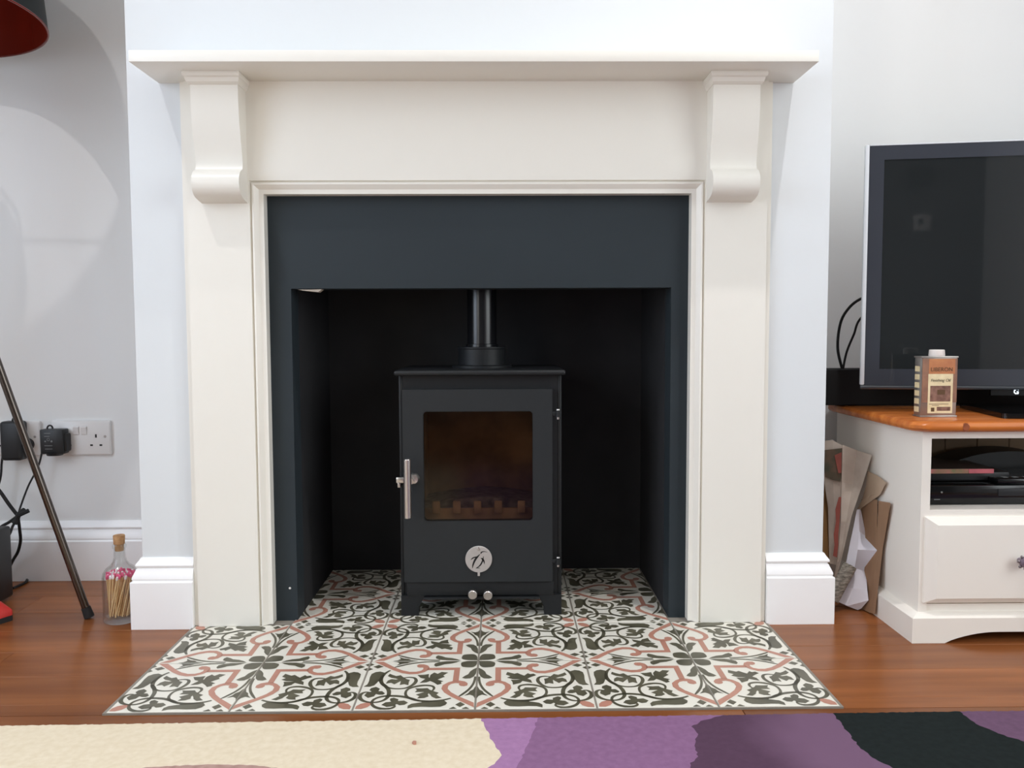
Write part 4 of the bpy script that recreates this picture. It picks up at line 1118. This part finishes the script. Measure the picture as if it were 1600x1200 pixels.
# rolled magazine
mg = thing('rolled_magazine', (0.8, 1.8, 0), 'rolled grey printed magazine low beside the skirting corner', 'magazine')
bm = bm_new(); a0 = at(1270 + 238 / 4.138, 680 + 840 / 4.138, 1.80); a1_ = at(1270 + 120 / 4.138, 680 + 1060 / 4.138, 1.785)
ax_ = (a1_ - a0).normalized(); e1 = ax_.cross(Vector((0, 1, 0))).normalized(); e2 = ax_.cross(e1).normalized()
spir = [((0.004 + 0.0105 * k / 40), k / 40 * 4.6 * PI) for k in range(41)]
secs = []
for c in (a0, a0.lerp(a1_, 0.5), a1_):
    sec = [tuple(c + e1 * (r * 1.15 * math.cos(a)) + e2 * (r * 0.8 * math.sin(a))) for r, a in spir]
    sec += [tuple(c + e1 * ((r + 0.0013) * 1.15 * math.cos(a)) + e2 * ((r + 0.0013) * 0.8 * math.sin(a))) for r, a in spir[::-1]]
    secs.append(sec)
loft(bm, secs); obj('pages', bm, 'news_grey', mg)

# ------------------------------------------------------------------ rug
rug = thing('rug', (0.1, 0.7, 0), 'thick wool rug with cream, purple and black patches before the hearth', 'rug')
RZ = 0.012
near = 0.0


def rug_edge(x):  # photo pixel of the far rug edge
    return 1134 - 12 * min(x, 800) / 800 - (12 * (x - 800) / 800 if x > 800 else 0)


def w2(x, y_): p = at(x, y_, Z=RZ); return (p.x, p.y)


def jag(pts, amp=0.0018, step=0.006, seed=1):
    r = random.Random(seed); out = []
    for a, b in zip(pts, pts[1:]):
        l = math.hypot(b[0] - a[0], b[1] - a[1]); n = max(1, int(l / step))
        for k in range(n):
            t = k / n; j = amp if 0 < k else 0
            out.append((a[0] + (b[0] - a[0]) * t + r.uniform(-j, j), a[1] + (b[1] - a[1]) * t + r.uniform(-j, j)))
    out.append(pts[-1]); return out


def ext(x, yend): return (x, yend)


# boundaries from far edge to near edge of the rug (world x,y)
RUGX0, RUGX1, RUGY = -1.15, 1.55, -0.1
B = []
B.append([(RUGX0, w2(0, 1134)[1]), (RUGX0, RUGY)])
B.append([w2(752, rug_edge(752)), w2(757, 1135), w2(765, 1150), w2(784, 1180), w2(775, 1190), w2(758, 1203), (-0.06, 0.95), (-0.16, 0.7), (-0.1, 0.4), (-0.15, RUGY)])
B.append([w2(841, rug_edge(841)), w2(830, 1150), w2(812, 1190), w2(805, 1203), (0.02, 0.9), (-0.05, 0.6), (0.05, 0.3), (0.02, RUGY)])
B.append([w2(1130, rug_edge(1130)), w2(1100, 1125), w2(1080, 1135), w2(1091, 1147), w2(1086, 1155), w2(1085, 1165), w2(1091, 1182), w2(1078, 1192), w2(1080, 1203), (0.25, 0.9), (0.2, 0.6), (0.26, 0.3), (0.2, RUGY)])
B.append([w2(1301, rug_edge(1301)), w2(1318, 1135), w2(1345, 1170), w2(1368, 1186), w2(1402, 1203), (0.60, 0.9), (0.55, 0.5), (0.6, RUGY)])
B.append([w2(1500, rug_edge(1500)), w2(1525, 1131), w2(1560, 1146), w2(1605, 1160), (0.9, 1.1), (1.05, 0.8), (1.0, RUGY)])
B.append([(RUGX1, w2(1600, 1110)[1]), (RUGX1, RUGY)])
JB = [jag(b, seed=i + 1) for i, b in enumerate(B)]
names = ['cream_patch', 'lilac_patch', 'purple_patch', 'aubergine_patch', 'black_patch', 'mauve_patch']
mk = ['rug_cream', 'rug_lilac', 'rug_purple', 'rug_aub', 'rug_black', 'rug_mauve']
from mathutils import geometry as MG
for i in range(6):
    L_, R__ = JB[i], JB[i + 1]
    far = jag([L_[0]] + ([w2(x, rug_edge(x)) for x in (0, 250, 500)] if i == 0 else []) + [R__[0]], amp=0.0014, step=0.005, seed=20 + i)
    outline = far + R__[1:] + [(L_[-1][0], L_[-1][1])] + L_[1:-1][::-1]
    bm = bm_new()
    lo = [bm.verts.new((x, y_, 0.0005)) for x, y_ in outline]; hi = [bm.verts.new((x, y_, RZ)) for x, y_ in outline]
    n = len(outline)
    bm.faces.new(hi); bm.faces.new(lo[::-1])
    for k in range(n): bm.faces.new((lo[k], lo[(k + 1) % n], hi[(k + 1) % n], hi[k]))
    tops = [f for f in bm.faces if len(f.verts) > 4]
    bmesh.ops.triangulate(bm, faces=tops)
    o = obj(names[i], bm, mk[i], rug, smooth=False); o['label'] = names[i].replace('_', ' ') + ' of wool pile'
# rose patch just showing at the bottom of the cream field
pts = [w2(190, 1203), w2(260, 1197.5), w2(330, 1195), w2(400, 1196.5), w2(450, 1203), (-0.5, 0.9), (-0.7, 0.9)]
pts = jag(pts + [pts[0]], amp=0.001, seed=40)[:-1]
bm = bm_new(); f = bm.faces.new([bm.verts.new((x, y_, RZ + 0.0006)) for x, y_ in pts]); r_ = bmesh.ops.extrude_face_region(bm, geom=[f]); bmesh.ops.translate(bm, verts=[v for v in r_['geom'] if isinstance(v, bmesh.types.BMVert)], vec=(0, 0, -0.004))
o = obj('rose_patch', bm, 'rug_rose', rug, smooth=False); o['label'] = 'dusty rose patch of wool pile'
c = at(647, 1160, Z=RZ + 0.002)
bm = bm_new(); prism(bm, [(c.x - 0.003, c.y), (c.x - 0.001, c.y + 0.004), (c.x + 0.003, c.y + 0.003), (c.x + 0.002, c.y - 0.001), (c.x + 0.0035, c.y - 0.003), (c.x, c.y - 0.0035)], 2, RZ, RZ + 0.003)
tag(obj('crumb', bm, 'tile_terra', base=(c.x, c.y, RZ)), 'tiny reddish brown crumb lying on the cream rug patch', 'crumb')

# ------------------------------------------------------------------ on the rear wall, seen only as reflections in the screen
ws = thing('wall_speaker', (1.625, YR, 1.715), 'small black speaker box on the rear wall', 'speaker')
obj('cabinet', bbox(1.55, 1.70, YR, YR + 0.1, 1.645, 1.785, 0.004), 'black_cloth', ws)
th = thing('thermostat', (1.645, YR, 1.39), 'white square thermostat with dark dial on the rear wall', 'thermostat')
obj('body', bbox(1.588, 1.703, YR, YR + 0.02, 1.33, 1.45, 0.004), 'plastic_w', th)
bm = bm_new(); lathe(bm, [(0, 0.024), (0.02, 0.022), (0.022, 0.0)], (1.635, YR, 1.395), 20, 'Y'); obj('dial', bm, 'black', th)
